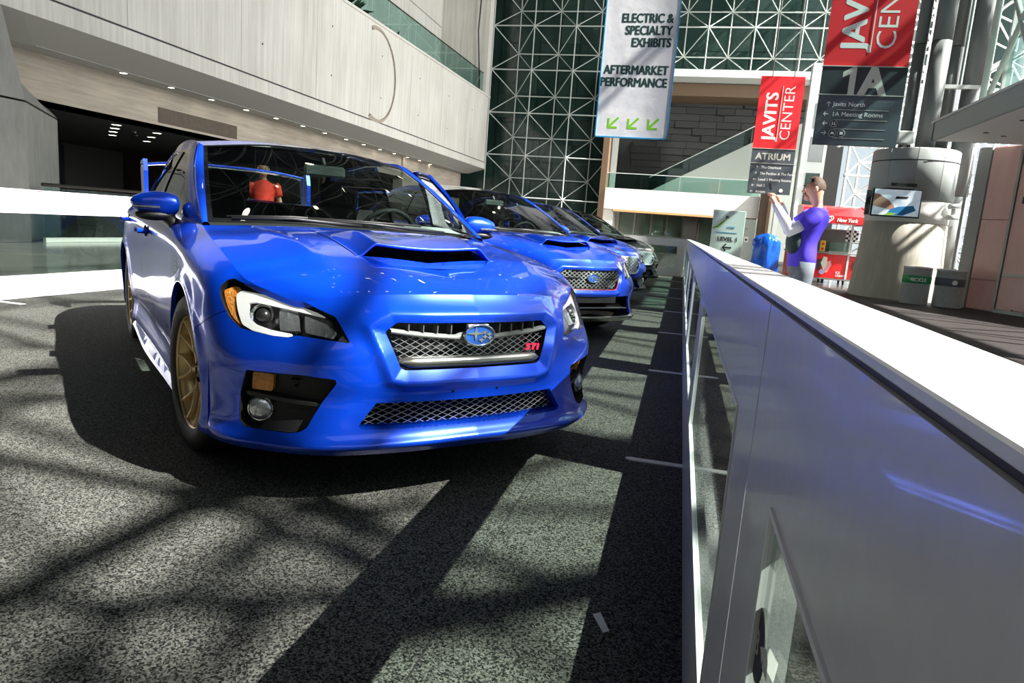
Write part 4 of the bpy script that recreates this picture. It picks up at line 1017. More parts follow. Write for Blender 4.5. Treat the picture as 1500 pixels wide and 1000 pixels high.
# ------------------------------------------------------------------ space frame
def frame_mesh(nx, nz, s, depth, r1, r2, nodes=True):
    """double-layer space frame in the local x-z plane, front chord at y 0, back chord at y depth"""
    f = MB(); b = MB(); d = MB()
    for i in range(nx+1):
        f.cyl((i*s, 0, 0), (i*s, 0, nz*s), r1, n=6, caps=False)
    for j in range(nz+1): f.cyl((0, 0, j*s), (nx*s, 0, j*s), r1, n=6, caps=False)
    for i in range(nx): b.cyl(((i+.5)*s, depth, .5*s), ((i+.5)*s, depth, (nz-.5)*s), r1, n=6, caps=False)
    for j in range(nz): b.cyl((.5*s, depth, (j+.5)*s), ((nx-.5)*s, depth, (j+.5)*s), r1, n=6, caps=False)
    for i in range(nx):
        for j in range(nz):
            c_ = ((i+.5)*s, depth, (j+.5)*s)
            for a, e in ((0, 0), (1, 0), (0, 1), (1, 1)): d.cyl(((i+a)*s, 0, (j+e)*s), c_, r2, n=5, caps=False)
    if nodes:
        for i in range(nx+1):
            for j in range(nz+1): f.ball((i*s, 0, j*s), r1*1.8, 6, 4)
    return f, b, d
def space_frame(loc, rot, nx, nz, s, depth, r1, r2, m, label):
    e = empty('space_frame', loc, 0, label, 'space frame'); e.rotation_euler = rot
    f, b, d = frame_mesh(nx, nz, s, depth, r1, r2)
    f.build('front_chords', m, e, kind='stuff'); b.build('back_chords', m, e, kind='stuff'); d.build('web_struts', m, e, kind='stuff'); return e
# back glass wall
space_frame((BX+.05, 42.0, 0.2), (0, 0, 0), 3, 10, 2.48, 1.5, .038, .030, 'steel_far', 'pale steel space frame standing before the dark glass wall, left of the white banner')
space_frame((BX+.05+3*2.48, 42.0, .2+4*2.48), (0, 0, 0), 7, 6, 2.48, 1.5, .038, .030, 'steel_far', 'pale steel space frame high above the dark panelled wall, right of the white banner')
gw = box('window_1', (-26, 44.0, 0), (-4.9, 44.1, 26), 'glass_dark', kind='structure')
for i in range(6):
    for j in range(17):
        x0 = BX+.05+1.24*i; z0 = .1+1.5*j
        box('glass_pane', (x0+.03, 43.94, z0+.03), (x0+1.21, 44.0, z0+1.47), 'glass_dark' if (i*7+j*3) % 5 else 'glass_mid', gw)
gw2 = box('window_2', (-4.9, 44.0, 10.2), (16, 44.1, 26), 'glass_dark', kind='structure')
for i in range(16):
    for j in range(6):
        x0 = -4.85+1.24*i; z0 = 10.3+1.5*j
        box('glass_pane', (x0+.03, 43.94, z0+.03), (x0+1.21, 44.0, z0+1.47), 'glass_dark' if (i*5+j*3) % 4 else 'glass_mid', gw2)
box('trim_5', (-5.1, 41.8, 0), (-4.75, 43.9, 10.3), 'bronze', kind='structure')
box('trim_6', (-4.9, 41.9, 9.95), (9.5, 43.9, 10.35), 'steel_paint', kind='structure')
box('trim_7', (-4.7, 43.5, 9.2), (8, 46, 9.9), 'bronze', kind='structure')
lw = box('wall_back', (-4.9, 47.4, 0), (9, 47.6, 10.2), 'louvre_dark', kind='structure')
rr_ = random.Random(3); cache = {}
for j in range(16):
    x = -4.8+rr_.uniform(-.8, 0)
    while x < 6.5:
        w = rr_.choice([1.1, 1.5, 1.9]); x0 = max(x, -4.8); key = (round(w, 1), rr_.choice(['louvre_dark', 'louvre_mid', 'louvre_dark']))
        if key not in cache: cache[key] = MB().box((0, 0, 0), (w-.03, .05, .40)).mesh(key[1])
        if x >= -4.8:
            o = link('wall_tile', cache[key], lw); o.location = (x, 47.33-rr_.uniform(0, .03), 2.8+.43*j)
        x += w
cl = box('column', (-4.72, 43.2, 0), (-4.38, 43.5, 9.2), 'steel_paint', label='pale square column at the left end of the mezzanine', cat='column')
# mezzanine
box('wall_mezzanine', (-4.95, 42.0, 2.36), (4.0, 42.4, 3.58), 'white_wall', kind='structure')
box('floor', (-4.95, 42.4, 2.8), (4.0, 44.15, 2.95), 'white_wall', kind='structure')
box('ceiling', (-4.95, 42.4, 2.3), (4.0, 44.15, 2.36), 'bronze_lit', kind='structure')
mr = empty('mezzanine_railing', (-4.95, 42.1, 3.58), 0, 'clear glass railing on top of the white mezzanine', 'railing')
for k in range(4): box('glass_pane', (.02+2.22*k, 0, 0), (2.2+2.22*k, .02, .86), 'rail_glass', mr)
box('handrail', (0, -.01, .86), (8.9, .03, .90), 'steel_paint', mr)
mw = box('wall_back', (-4.95, 44.75, 0), (4.6, 44.9, 2.36), 'white_lit', kind='structure')
box('wall_back', (-4.95, 42.1, 0), (-4.2, 45.4, 2.36), 'white_wall', kind='structure')
for k, x in enumerate((-3.9, -2.9, -1.9, -1.0, .9, 1.8, 2.6)):
    dd = box('door_%d' % (k+1), (x, 43.9, 0), (x+.85, 43.95, 2.2), 'acrylic', kind='structure')
    box('door_frame', (x-.05, 43.85, 0), (x, 44.0, 2.25), 'bronze', dd); box('door_head', (x, 43.85, 2.2), (x+.85, 44.0, 2.25), 'bronze', dd)
box('column', (-.05, 43.2, 0), (.75, 43.9, 2.3), 'soffit_dark', label='dark square column under the middle of the mezzanine', cat='column')
box('wall_panel', (2.9, 44.0, 0), (3.4, 44.1, 2.3), 'stone_pink', mw)
box('fascia_strip', (-4.2, 42.0, 2.24), (2.3, 42.06, 2.36), 'bronze_lit', mw)
ev = empty('lift_panel', (2.95, 41.5, 0), 0, 'grey lift doorway panel beside the level sign', 'lift'); box('panel', (0, 0, 0), (.98, .15, 2.28), 'green_wall', ev)
box('call_plate', (.42, -.02, 1.0), (.66, 0, 1.3), 'white_wall', ev); box('call_screen', (.48, -.03, 1.08), (.60, -.02, 1.2), 'pic_brown', ev); MB().cyl((.5, -.02, 1.75), (.5, .0, 1.75), .06, n=12).build('indicator', 'steel_dull', ev)
box('column', (4.05, 41.6, 0), (4.6, 42.4, 4.2), 'bronze', label='dark brown column at the right end of the mezzanine', cat='column')
box('column', (4.75, 41.0, 0), (5.0, 41.5, 5.0), 'steel_paint', label='slim grey column right of the dark brown one', cat='column')
# stair behind the mezzanine
stc = poly_prism('stair_flank', [(-2.4, 0), (-2.4, 3.6), (3.9, 7.1), (6.0, 8.0), (6.0, 0)], 44.2, 44.5, 'green_wall', 'y', label='pale green triangular side of the stair rising to the right', cat='stair')
sr = empty('stair_railing', (-2.4, 44.3, 3.38), 0, 'teal glass balustrade climbing along the stair', 'railing')
for k in range(7):
    x0 = 0+1.15*k; z0 = .2+.565*x0; MB().prism([(x0, z0), (x0+1.12, z0+.63), (x0+1.12, z0+1.5), (x0, z0+.87)], lambda u, v, w: (u, w, v), .02).build('glass_pane', 'rail_glass', sr)
MB().tube([(0, 0, 1.1), (8, 0, 5.62)], .03, 6).build('handrail', 'steel_paint', sr)
# grey service tower behind the man, with dark openings
tw = empty('service_tower', (5.3, 38, 0), 0, 'grey metal-clad tower with dark openings behind the small red sign', 'tower')
box('cladding', (0, 0, 0), (1.15, .6, 9.9), 'steel_paint', tw)
for z in (1.2, 3.0, 3.9, 5.2, 6.8): box('opening', (.35, -.03, z), (1.0, 0, z+(.75 if z < 5 else 1.2)), 'glass_dark', tw)
# dark glazed end of the hall behind the camera and the far left side
box('wall_front', (-26, -8.1, 0), (16, -8.0, 22), 'glass_dark', kind='structure')
box('wall_left', (-26.1, -8, 0), (-26, 44, 22), 'glass_dark', kind='structure')
# ------------------------------------------------------------------ roof and glazed right side
box('ceiling', (-26, -8, 21.7), (8.2, 60, 22), 'roof_dark', kind='structure')
rfm = space_frame((-26, -6, 21.5), (-PI/2, 0, 0), 10, 18, 2.5, 1.6, .05, .035, 'steel_roof', 'space frame under the dark hall roof')
rfm.location = (-25.5, -7.5, 21.3)
for i, (x, y) in enumerate([(x, y) for x in (-10, -6.5, -3) for y in (0, 4, 8, 12, 16, 20, 26, 32, 38)]):
    downlight(x, y, 19.5, .16, 'high-bay roof lamp, %s from the camera end, in the row %s' % (ordn[i % 9], ('nearest the concrete gallery', 'along the middle', 'nearest the glazed side')[i//9]), 'high-bay roof lamps', cat='roof lamp')
# glazed wall and roof to the right: open to the sky, space frame in front of the panes
fr_r = space_frame((13.2, -9, 0), (0, 0, PI/2), 19, 9, 2.5, 1.5, .05, .04, 'steel_white', 'white space frame of the tall glazed wall on the right')
fr_b = space_frame((6.4, 44.6, 0), (0, 0, 0), 3, 4, 1.45, 1.1, .06, .045, 'steel_white', 'fine white space frame behind the red cart, before the bright glass')
fr_b.location = (6.9, 35.0, 0)
fr_d = space_frame((6.9, 37.6, 6.0), (0, 0, 0), 3, 6, 1.45, 1.1, .06, .045, 'steel_white', 'fine white space frame above the red cart, beside the tall columns')
tr = empty('shadow_truss', (9.0, 0, 0), 0, 'unseen steel truss high over the right side, shaped to cast the crossed shadows', 'truss')  # struts placed out of view so their shadows band the carpet
for (y0, z0, y1, z1, r) in [(-0.115, 12.584, 0.117, 11.218, 0.055), (0.117, 11.218, -1.084, 11.279, 0.075), (0.117, 11.218, -0.02, 10.203, 0.05), (0.448, 11.006, 0.125, 10.193, 0.045), (-0.582, 11.106, -0.077, 10.234, 0.05), (-.25, 10.25, .35, 9.65, .09), (.78, 10.33, 1.90, 9.68, .04), (0.181, 12.791, 0.689, 12.805, 0.05), (0.485, 13.276, 0.941, 13.214, 0.03), (1.404, 14.737, 1.306, 13.831, 0.05), (0.117, 11.218, 1.373, 12.242, 0.05)]:
    MB().cyl((0, y0, z0), (0, y1, z1), r, n=12).build('strut', 'steel_white', tr)
MB().ball((0, 0.117, 11.218), .14, 14, 8).build('node', 'steel_white', tr)
# ------------------------------------------------------------------ more cars
car1.location = (-2.317, 3.964, 0)
def place(c_, dx, y): c_.location = (-2.317+dx, y, 0); c_.rotation_euler.z = HEAD
car2 = make_car('sports_sedan', 'blue sedan with a dark roof and red-edged black grille, second in the row', 'sport', roof_m='silver_roof'); place(car2, -.06, 3.964+3.95)
car3 = make_car('sports_sedan', 'blue sedan with a bright silver honeycomb grille and black cladding, third in the row', 'rugged'); place(car3, -.12, 3.964+7.65)
car4 = make_car('sports_sedan', 'black car at the far end of the row, beyond the three blue ones', 'rugged', paint_m='black_paint'); place(car4, -.05, 3.964+11.1)

# ------------------------------------------------------------------ barriers
def barrier_meshes(L, z0, z1, H, th=.09):
    a, b = .22, L-.22
    f = MB()
    def ring(x0, x1, y0, y1, zz0, zz1, hy0, hy1, hz0, hz1):
        V = []
        for x in (x0, x1): V += [(x, y0, zz0), (x, y1, zz0), (x, y1, zz1), (x, y0, zz1), (x, hy0, hz0), (x, hy1, hz0), (x, hy1, hz1), (x, hy0, hz1)]
        F = []
        for k in range(4):
            k2 = (k+1) % 4
            F += [(k, k2, 4+k2, 4+k), (8+k2, 8+k, 12+k, 12+k2), (4+k, 4+k2, 12+k2, 12+k), (k2, k, 8+k, 8+k2)]
        f.add(V, F)
    ring(0, .034, .003, L-.003, .004, H-.013, a, b, z0, z1); f.box((.034, .003, z1+.04), (th, L-.003, H-.013)); f.box((.034, .003, .004), (th, L-.003, z0-.10))
    e = MB(); w = .006
    for (y0_, y1_, q0, q1) in ((a-w, b+w, z0-w, z0), (a-w, b+w, z1, z1+w), (a-w, a, z0, z1), (b, b+w, z0, z1)): e.box((-.003, y0_, q0), (.0, y1_, q1))
    return (f.mesh('barrier_white'), MB().box((.004, a, z0), (.008, b, z1)).mesh('acrylic'), MB().box((.0, 0, H-.008), (th, L, H), .0015).mesh('barrier_edge'),
            MB().box((.004, .002, H-.014), (th-.004, L-.002, H-.007)).mesh('joint_dark'), e.mesh('barrier_edge'),
            MB().prism([(-.255, .011), (-.262, .023), (-.255, .037), (-.24, .045), (th+.13, .045), (th+.13, .001), (-.24, .001)], lambda u, v, w: (u, v, w), .006).mesh('tape_white'))
def barrier(meshes, loc, rz, label, group, foot=True):
    e = empty('barrier_panel', loc, rz, label, 'barrier', group)
    for nm, me in zip(('frame', 'acrylic_pane', 'top_cap', 'shadow_gap', 'opening_edge', 'foot_plate'), meshes):
        if nm != 'foot_plate' or foot: link(nm, me, e)
    return e
BR = barrier_meshes(2.22, .27, .78, .98)
nth = ['closest to the camera, its edge cut by the frame', 'second from the camera, with the colourful pane', 'third from the camera', 'fourth from the camera', 'fifth from the camera', 'sixth from the camera', 'seventh from the camera', 'eighth from the camera', 'last before the corner']
for k in range(9):
    y0 = -1.32+2.22*k
    barrier(BR, (.115, y0, 0), 0, 'right-hand white barrier panel, '+nth[k], 'barrier panels along the right')
BL = barrier_meshes(2.22, .22, .80, 1.02)
nl = ['outside the left of the picture', 'cut by the left edge of the picture, beside the parked car', 'behind the mirror of the nearest car', 'behind the rear of the nearest car', 'behind the second car', 'beside the second car tail', 'behind the third car', 'behind the last car, before the far corner', 'at the far left corner']
for k in range(7):
    y0 = 2.48+2.22*k
    barrier(BL, (-6.0, y0+2.22, 0), PI, 'left-hand white barrier panel, '+nl[k], 'barrier panels along the left')
BF = barrier_meshes(2.04, .22, .78, .98)
for k in range(3):
    barrier(BF, (.115-2.04*k-.0, 18.70, 0), PI/2, 'far cross barrier panel '+['at the right corner', 'in the middle', 'at the left end'][k], 'barrier panels across the far end', foot=False)
# sticker, tape and debris
st = MB().cyl((.1172, .672, .648), (.1188, .672, .648), .036, n=24).build('round_sticker', 'ink_black', label='round black sticker low on the nearest acrylic pane', cat='sticker')
text('sticker_letter', 'B', .035, 'ink_cream', st, (.1170, .684, .637), (PI/2, 0, -PI/2), .0004)
mm = MB(); mm.add([(.116, .60, .655), (.1175, .64, .645), (.115, .645, .662), (.117, .625, .672), (.1145, .598, .676)], [(0, 1, 2, 3, 4)]); mm.build('tape_scrap', 'tape_white', label='crumpled scrap of clear tape beside the round black sticker', cat='tape')
mm = MB(); mm.add([(-.125, 1.765, .002), (-.105, 1.775, .006), (-.085, 1.70, .003), (-.072, 1.69, .008), (-.088, 1.685, .002)], [(0, 1, 2, 3), (0, 3, 4)]); mm.build('plastic_scrap', 'tape_white', label='small crumpled plastic scrap on the black carpet near the barrier', cat='litter')
box('carpet_tape', (-5.95, 4.93, .0), (-5.68, 4.99, .006), 'tape_white', label='white floor plate at the left edge of the carpet', cat='floor plate')
box('carpet_seam', (-.500, -2, 0), (-.496, 18, .0012), 'carpet_right', label='thin seam line running along the black carpet', cat='seam')

# ------------------------------------------------------------------ hanging banners and signs
def cables(e, xs, z0, z1, y=0):
    for x in xs: MB().cyl((x, y, z0), (x, y, z1), .012, n=6).build('cable', 'steel_dull', e)
bn = empty('hanging_banner', (-2.17, 16, 3.10), 0, 'tall white hanging banner with blue edge and three green arrows', 'banner')
def sheet(x0, x1, z0, z1, y, amp, n=26, m=40, ph=0., th=.004):
    V = []
    for s_ in (0, 1):
        for i in range(n+1):
            for j in range(m+1):
                x = x0+(x1-x0)*i/n; z = z0+(z1-z0)*j/m
                V.append((x, y+amp*math.sin(7*x+1.3*math.sin(2*z)+ph)*math.sin(1.1*z+ph)+s_*th, z))
    F = []; o = (n+1)*(m+1)
    for i in range(n):
        for j in range(m):
            a = i*(m+1)+j; F.append((a, a+m+1, a+m+2, a+1)); F.append((o+a, o+a+1, o+a+m+2, o+a+m+1))
    return MB().add(V, F, True)
sheet(.02, 1.58, .02, 4.6, .0, .0).build('cloth', 'banner_white', bn)
box('border', (0, -.012, 0), (.022, .01, 4.6), 'banner_blue', bn); box('border', (1.578, -.012, 0), (1.60, .01, 4.6), 'banner_blue', bn); box('border', (0, -.012, 0), (1.6, .01, .028), 'banner_blue', bn)
for z, s_ in ((2.43, 'ELECTRIC &'), (2.18, 'SPECIALTY'), (1.93, 'EXHIBITS'), (1.36, 'AFTERMARKET'), (1.10, 'PERFORMANCE')):
    text('lettering', s_, .262, 'ink_green', bn, (1.47, -.0012, z), (PI/2, 0, 0), .0008, .006, 'RIGHT', sx=.80)
for k in range(3):
    x, z = .39+.44*k, .33; a = MB()
    a.prism([(x-.13, z-.13), (x-.13, z+.09), (x-.085, z+.09), (x-.085, z-.053), (x+.09, z+.125), (x+.125, z+.09), (x-.053, z-.085), (x+.09, z-.085), (x+.09, z-.13)], lambda u, v, w: (u, -.002+w, v), .002); a.build('green_arrow', 'arrow_green', bn)
def javits(loc, z_red, h_red, h_band, h_low, big, label, band, rows):
    e = empty('hanging_sign', loc, 0, label, 'sign', 'hanging direction signs')
    sheet(0, 1.2, z_red, z_red+h_red, 0, .0, 4, 4).build('red_cloth', 'banner_red', e)
    box('band_panel', (0, -.02, z_red-h_band), (1.2, .02, z_red-.015), 'sign_dark' if big else 'sign_slate', e)
    box('direction_panel', (0, -.02, z_red-h_band-h_low), (1.2, .02, z_red-h_band-.015), 'sign_slate', e)
    for z in (z_red-.012, z_red-h_band-.012): box('panel_rail', (-.01, -.03, z), (1.21, .03, z+.012), 'ink_cream', e)
    text('lettering', 'JAVITS', .47 if not big else .47, 'ink_white', e, (.53, -.0012, z_red+.24), (PI/2, -PI/2, 0), .0008, .008, sx=1.0)
    text('lettering', 'CENTER', .40, 'ink_white', e, (.97, -.0012, z_red+.24), (PI/2, -PI/2, 0), .0008, -.002, sx=1.03)
    box('divider_line', (.63, -.009, z_red+.20), (.643, -.005, z_red+1.75), 'ink_white', e)
    if big:
        text('lettering', 'A', .60, 'ink_cream', e, (.74, -.0212, z_red-h_band-.005), (PI/2, 0, 0), .0008, .014, 'CENTER', sx=.9)
        zb = z_red-h_band; q = MB(); q.prism([(.40, zb), (.40, zb+.30), (.30, zb+.25), (.30, zb+.33), (.43, zb+.405), (.49, zb+.405), (.49, zb)], lambda u, v, w: (u, -.022+w, v), .002); q.build('lettering', 'ink_cream', e)
    else: text('lettering', band, .27, 'ink_cream', e, (.60, -.0212, z_red-h_band+.10), (PI/2, 0, 0), .0008, .004, 'CENTER')
    cables(e, (.3, .9), z_red+h_red, z_red+h_red+6)
    return e
j1 = javits((1.81, 12, 0), 3.80, 2.0, .42, .76, True, 'big red and slate sign nearest the camera, marked 1A', '1A', None)
def arrow(e, x, z, s_, ang, m='ink_white', y=-.0225):
    a = MB(); c_, n_ = math.cos(ang), math.sin(ang)
    P = [(-.5, .07), (.28, .07), (.02, .34), (.14, .42), (.5, 0), (.14, -.42), (.02, -.34), (.28, -.07), (-.5, -.07)]
    a.prism([(x+s_*(u*c_-v*n_), z+s_*(u*n_+v*c_)) for u, v in P], lambda u, v, w: (u, y+w, v), .004); a.build('arrow', m, e)
for z, ang, tx in ((3.215, PI/2, 'Javits North'), (3.065, PI, '1A Meeting Rooms')):
    arrow(j1, .155-(3.205-z)*.15, z+.02, .075, ang); text('lettering', tx, .094, 'ink_white', j1, (.22, -.0212, z-.01), (PI/2, 0, 0), .0008, .0006)
arrow(j1, .14, 2.945, .075, PI); arrow(j1, .14, 2.80, .075, 0)
for k, (x, z) in enumerate(((.265, 2.945), (.265, 2.80), (.395, 2.80))):
    MB().cyl((x, -.027, z), (x, -.022, z), .052, n=24).build('pictogram', 'ink_black', j1)
    MB().lathe([(.050, -.0285), (.054, -.0285), (.054, -.022)], (x, 0, z), 'y', 24).build('pictogram_ring', 'ink_white', j1)
    q = MB()
    if k == 0:
        for d in (-.017, .017): q.ball((x+d, -.028, z+.022), .007, 8, 6); q.box((x+d-.009, -.030, z-.026), (x+d+.009, -.027, z+.012))
    elif k == 1: q.box((x-.03, -.030, z-.018), (x+.03, -.027, z+.002)); q.box((x-.018, -.030, z+.002), (x+.018, -.027, z+.02))
    else: q.box((x-.024, -.030, z-.020), (x+.024, -.027, z+.024))
    q.build('pictogram_figure', 'ink_white', j1)
for z in (3.150, 3.000, 2.865, 2.725): box('rule_line', (.28, -.024, z), (1.02, -.021, z+.006), 'ink_cream', j1)
j2 = javits((1.70, 22, 0), 3.765, 2.02, .42, .88, False, 'small red and grey sign hanging further away, marked atrium', 'ATRIUM', None)
for k, tx in enumerate(('The Overlook', 'The Pavilion & The Farm', 'Level 1 Meeting Rooms', 'Hall 3', 'Atrium')):
    z = 3.20-.175*k; arrow(j2, .20-.02*k, z+.025, .08, PI if k > 1 else PI/2); text('lettering', tx, .105, 'ink_white', j2, (.31-.02*k, -.0212, z-.01), (PI/2, 0, 0), .0008, .001, sx=.92)
MB().cyl((.94, -.027, 2.58), (.94, -.022, 2.58), .055, n=18).build('pictogram', 'ink_white', j2)
# level sign
ls = empty('level_sign', (.60, 16, 0), 0, 'white freestanding sign board reading level 1 behind the barrier', 'sign')
box('board', (0, 0, .02), (.68, .05, 1.68), 'white_lit', ls, bev=.006); box('base', (-.05, -.15, 0), (.73, .2, .02), 'steel_dull', ls)
text('lettering', 'LEVEL 1', .125, 'ink_black', ls, (.36, -.004, 1.02), (PI/2, 0, 0), .002, .001, 'CENTER', sx=1.05)
arrow(ls, .36, .88, .20, PI, 'ink_black', -.006)
a = MB(); a.prism([(.02, 1.64), (.46, 1.64), (.05, 1.26), (.02, 1.27)], lambda u, v, w: (u, -.005+w, v), .004); a.build('picture_field', 'banner_white', ls)
a = MB(); a.tube([(.02, -.006, 1.285), (.12, -.006, 1.32), (.22, -.006, 1.42), (.33, -.006, 1.55)], .012, 6, rs=[.014, .02, .016, .006]); a.build('green_swoosh', 'arrow_green', ls)
MB().cyl((.30, -.008, 1.53), (.30, -.003, 1.53), .035, n=16).build('round_emblem', 'sign_slate', ls)
box('teal_rule', (.08, -.004, 1.19), (.54, -.001, 1.205), 'banner_blue', ls)
text('lettering', 'NYIAS', .07, 'banner_blue', ls, (.40, -.004, 1.29), (PI/2, 0, 0), .001, .0005, 'CENTER', sx=.8)
# blue wrapped stand
bs = empty('wrapped_stand', (1.34, 12, 0), 0, 'stand wrapped in shiny blue plastic behind the photographer', 'wrapped stand')
V = []; n = 40; hs = [0, .1, .3, .5, .7, .85, .98, 1.08, 1.15, 1.18]; rs = [.20, .215, .21, .19, .205, .20, .205, .20, .14, .0]
for z, r in zip(hs, rs):
    for i in range(n):
        a = 2*PI*i/n; rr = r*(1+.09*math.sin(5*a+4*z)+.05*math.sin(11*a-7*z)); V.append((rr*math.cos(a), rr*.9*math.sin(a), z+.02*math.sin(3*a)*(r < .21)))
MB().add(V, [(i*n+j, i*n+(j+1) % n, (i+1)*n+(j+1) % n, (i+1)*n+j) for i in range(len(hs)-1) for j in range(n)], True).build('plastic_cover', 'plastic_blue', bs)
MB().cyl((0, 0, 0), (0, 0, 1.0), .06, n=10).build('post', 'steel_dull', bs)

# ------------------------------------------------------------------ kiosk pillar with screen
mat('steel_collar', (.33, .36, .35), .4)
kp = empty('round_pillar', (4.95, 17.9, 0), 0, 'thick round concrete pillar with grey metal collar and screen', 'pillar')
MB().lathe([(.98, 0), (.90, .9), (.86, 1.70), (.84, 1.71), (.84, 1.73)], n=48).build('concrete_base', 'concrete_kiosk', kp)
MB().lathe([(.84, 1.73), (.865, 1.735), (.865, 2.20), (.85, 2.21)], n=48).build('pale_band', 'white_wall', kp)
for k in range(10):
    a0 = 2*PI*k/10+.1
    MB().lathe([(.85, 2.215), (.88, 2.22), (.88, 3.30), (.85, 3.33), (.60, 3.36)], n=5, a0=a0, a1=a0+2*PI/10-.012).build('metal_panel', 'steel_collar', kp)
MB().lathe([(.885, 3.05), (.89, 3.06), (.885, 3.075)], n=48).build('collar_ring', 'joint_dark', kp)
cols = [(4.72, 18.1, .13), (5.06, 17.8, .20), (5.50, 18.3, .17), (5.92, 18.0, .25)]
for k, (x, y, r) in enumerate(cols):
    e = empty('tube_column', (x, y, 3.3 if k < 3 else 0), 0, 'tall grey tube column above the round pillar, '+['thin one leftmost', 'second from the left', 'third from the left', 'thickest one rightmost'][k], 'column', 'tube columns above the pillar')
    z = 0; top = 16 if k < 3 else 19.3; seg = 0
    while z < top-.1:
        z2 = min(z+2.4, top); MB().cyl((0, 0, z), (0, 0, z2-.015), r, n=28).build('tube_segment', 'steel_tube', e); MB().cyl((0, 0, z2-.015), (0, 0, z2), r*.97, n=20).build('tube_joint', 'joint_dark', e); z = z2
for z in (4.7, 7.4): box('tie_plate', (.0, -.06, z-3.3), (.86, .06, z-3.3+.08), 'steel_paint', bpy.data.objects['tube_column.001'])
f = empty('flood_lamp', (4.55, 17.3, 3.38), 0, 'small grey flood lamp on top of the round pillar', 'lamp'); box('lamp_body', (-.22, -.1, .03), (.12, .14, .3), 'steel_paint', f, bev=.02); box('lamp_face', (.12, -.08, .05), (.13, .12, .28), 'white_lit', f); box('bracket', (-.06, -.03, -.06), (.0, .03, .03), 'steel_dull', f)
tv = empty('wall_screen', (3.94, 16.75, 1.82), 0, 'flat screen on the round pillar showing a hand over leaflets', 'screen')
box('screen_case', (-.03, 0, -.02), (.95, .06, .59), 'ink_black', tv, bev=.01); box('screen_image', (0, -.006, .01), (.92, 0, .56), 'screen_pic', tv)
def blob(name, pts, m, parent, y): MB().prism(pts, lambda u, v, w: (u, y+w, v), .003).build(name, m, parent)
blob('hand_shape', [(.0, .20), (.0, .46), (.10, .45), (.30, .33), (.40, .24), (.44, .17), (.36, .15), (.20, .16)], 'skin_pic', tv, -.010)
blob('leaflet_shape', [(.28, .02), (.62, .02), (.86, .14), (.80, .24), (.50, .20), (.36, .14)], 'pic_blue', tv, -.009)
blob('leaflet_shape', [(.22, .01), (.40, .01), (.50, .06), (.34, .07)], 'pic_green', tv, -.011)
blob('dark_shape', [(.42, .36), (.66, .38), (.68, .42), (.44, .42)], 'ink_black', tv, -.009)
box('soundbar', (.30, -.04, .64), (.80, .04, .70), 'ink_black', tv); box('speaker', (-.14, 0, .0), (-.05, .08, .52), 'ink_black', tv); box('bracket', (.3, .06, .2), (.6, .22, .4), 'steel_dull', tv)
for k, z in enumerate((2.12, 1.88)):
    e = empty('security_camera', (5.83, 17.3, z), 0, 'small grey camera on the pillar side, '+('upper one' if k == 0 else 'lower one'), 'security camera'); MB().cyl((-.25, -.1, 0), (.02, 0, .03), .055, .05, 14).build('camera_body', 'steel_paint', e); box('mount', (-.06, 0, -.03), (.05, .12, .07), 'white_wall', e)

# ------------------------------------------------------------------ bins
for k, (x, y, bm_, tx, lab) in enumerate(((4.93, 16.35, 'bin_green', 'RECYCLE', 'steel recycling bin with a green band'), (5.50, 16.15, 'bin_grey', '', 'steel waste bin with a dark grey band'))):
    e = empty('waste_bin', (x, y, 0), 0, lab, 'bin', 'pair of steel bins by the pillar'); r = .27
    MB().lathe([(0, .0), (r*.97, 0), (r, .01), (r, .74), (r*1.03, .745), (r*1.03, .785), (r*.9, .79), (r*.88, .74), (0, .735)], n=40).build('body', 'steel_bin', e)
    MB().lathe([(r+.002, .44), (r+.006, .442), (r+.006, .598), (r+.002, .60)], n=40).build('band', bm_, e)
    if tx:
        for i, ch in enumerate(tx):
            a = -PI/2-.62+.155*i; o = text('letter', ch, .10, 'ink_white', e, ((r+.008)*math.cos(a), (r+.008)*math.sin(a), .485), (PI/2, 0, a+PI/2), .001, .001, 'CENTER')
    else: MB().cyl((.0, -r-.010, .52), (.0, -r-.002, .52), .05, n=20).build('band_symbol', 'ink_white', e)

# ------------------------------------------------------------------ canopy and pink stone wall
cn = empty('canopy', (4.62, 8, 3.3), 0, 'pale green-grey canopy slab jutting over the pink stone wall', 'canopy')
box('fascia', (0, 0, 0), (.06, 7.9, .34), 'green_wall', cn); box('end_fascia', (0, 7.84, 0), (2.3, 7.9, .34), 'green_wall', cn)
box('soffit', (.06, 0, .0), (2.3, 7.84, .03), 'white_wall', cn); box('top_lip', (-.04, -.02, .34), (2.3, 7.94, .38), 'steel_paint', cn); box('roof_deck', (.5, 0, .38), (2.3, 7.5, .62), 'bronze', cn)
for x, y in ((.5, 6.6), (.9, 6.9), (.5, 5.2), (1.5, 6.0), (1.4, 4.5)): MB().cyl((x, y, -.008), (x, y, 0), .045, n=12).build('soffit_hole', 'soffit_dark', cn)
dx, dy = .53, -.85
pw = empty('wall_right', (5.92, 16.35, 0), math.atan2(dy, dx), kind='structure')
box('wall_core', (-.0, .05, 0), (6, .3, 3.3), 'stone_pink', pw)
for i in range(5):
    for j, (z0, z1) in enumerate(((0.02, .62), (.63, 1.84), (1.85, 3.28))):
        if i == 1 and j < 2: continue
        box('stone_slab', (.02+.98*i, 0, z0), (.02+.98*i+.965, .05, z1), 'stone_pink', pw, bev=.004)
box('corner_post', (-.28, -.02, 0), (.0, .3, 3.3), 'soffit_grey', pw)
dr = empty('side_door', (.62, -.02, 0), 0); dr.parent = pw
for nm, a, b in (('door_leaf', (.06, .0, .1), (1.30, .04, 2.9)),): box(nm, a, b, 'stone_pink', dr)
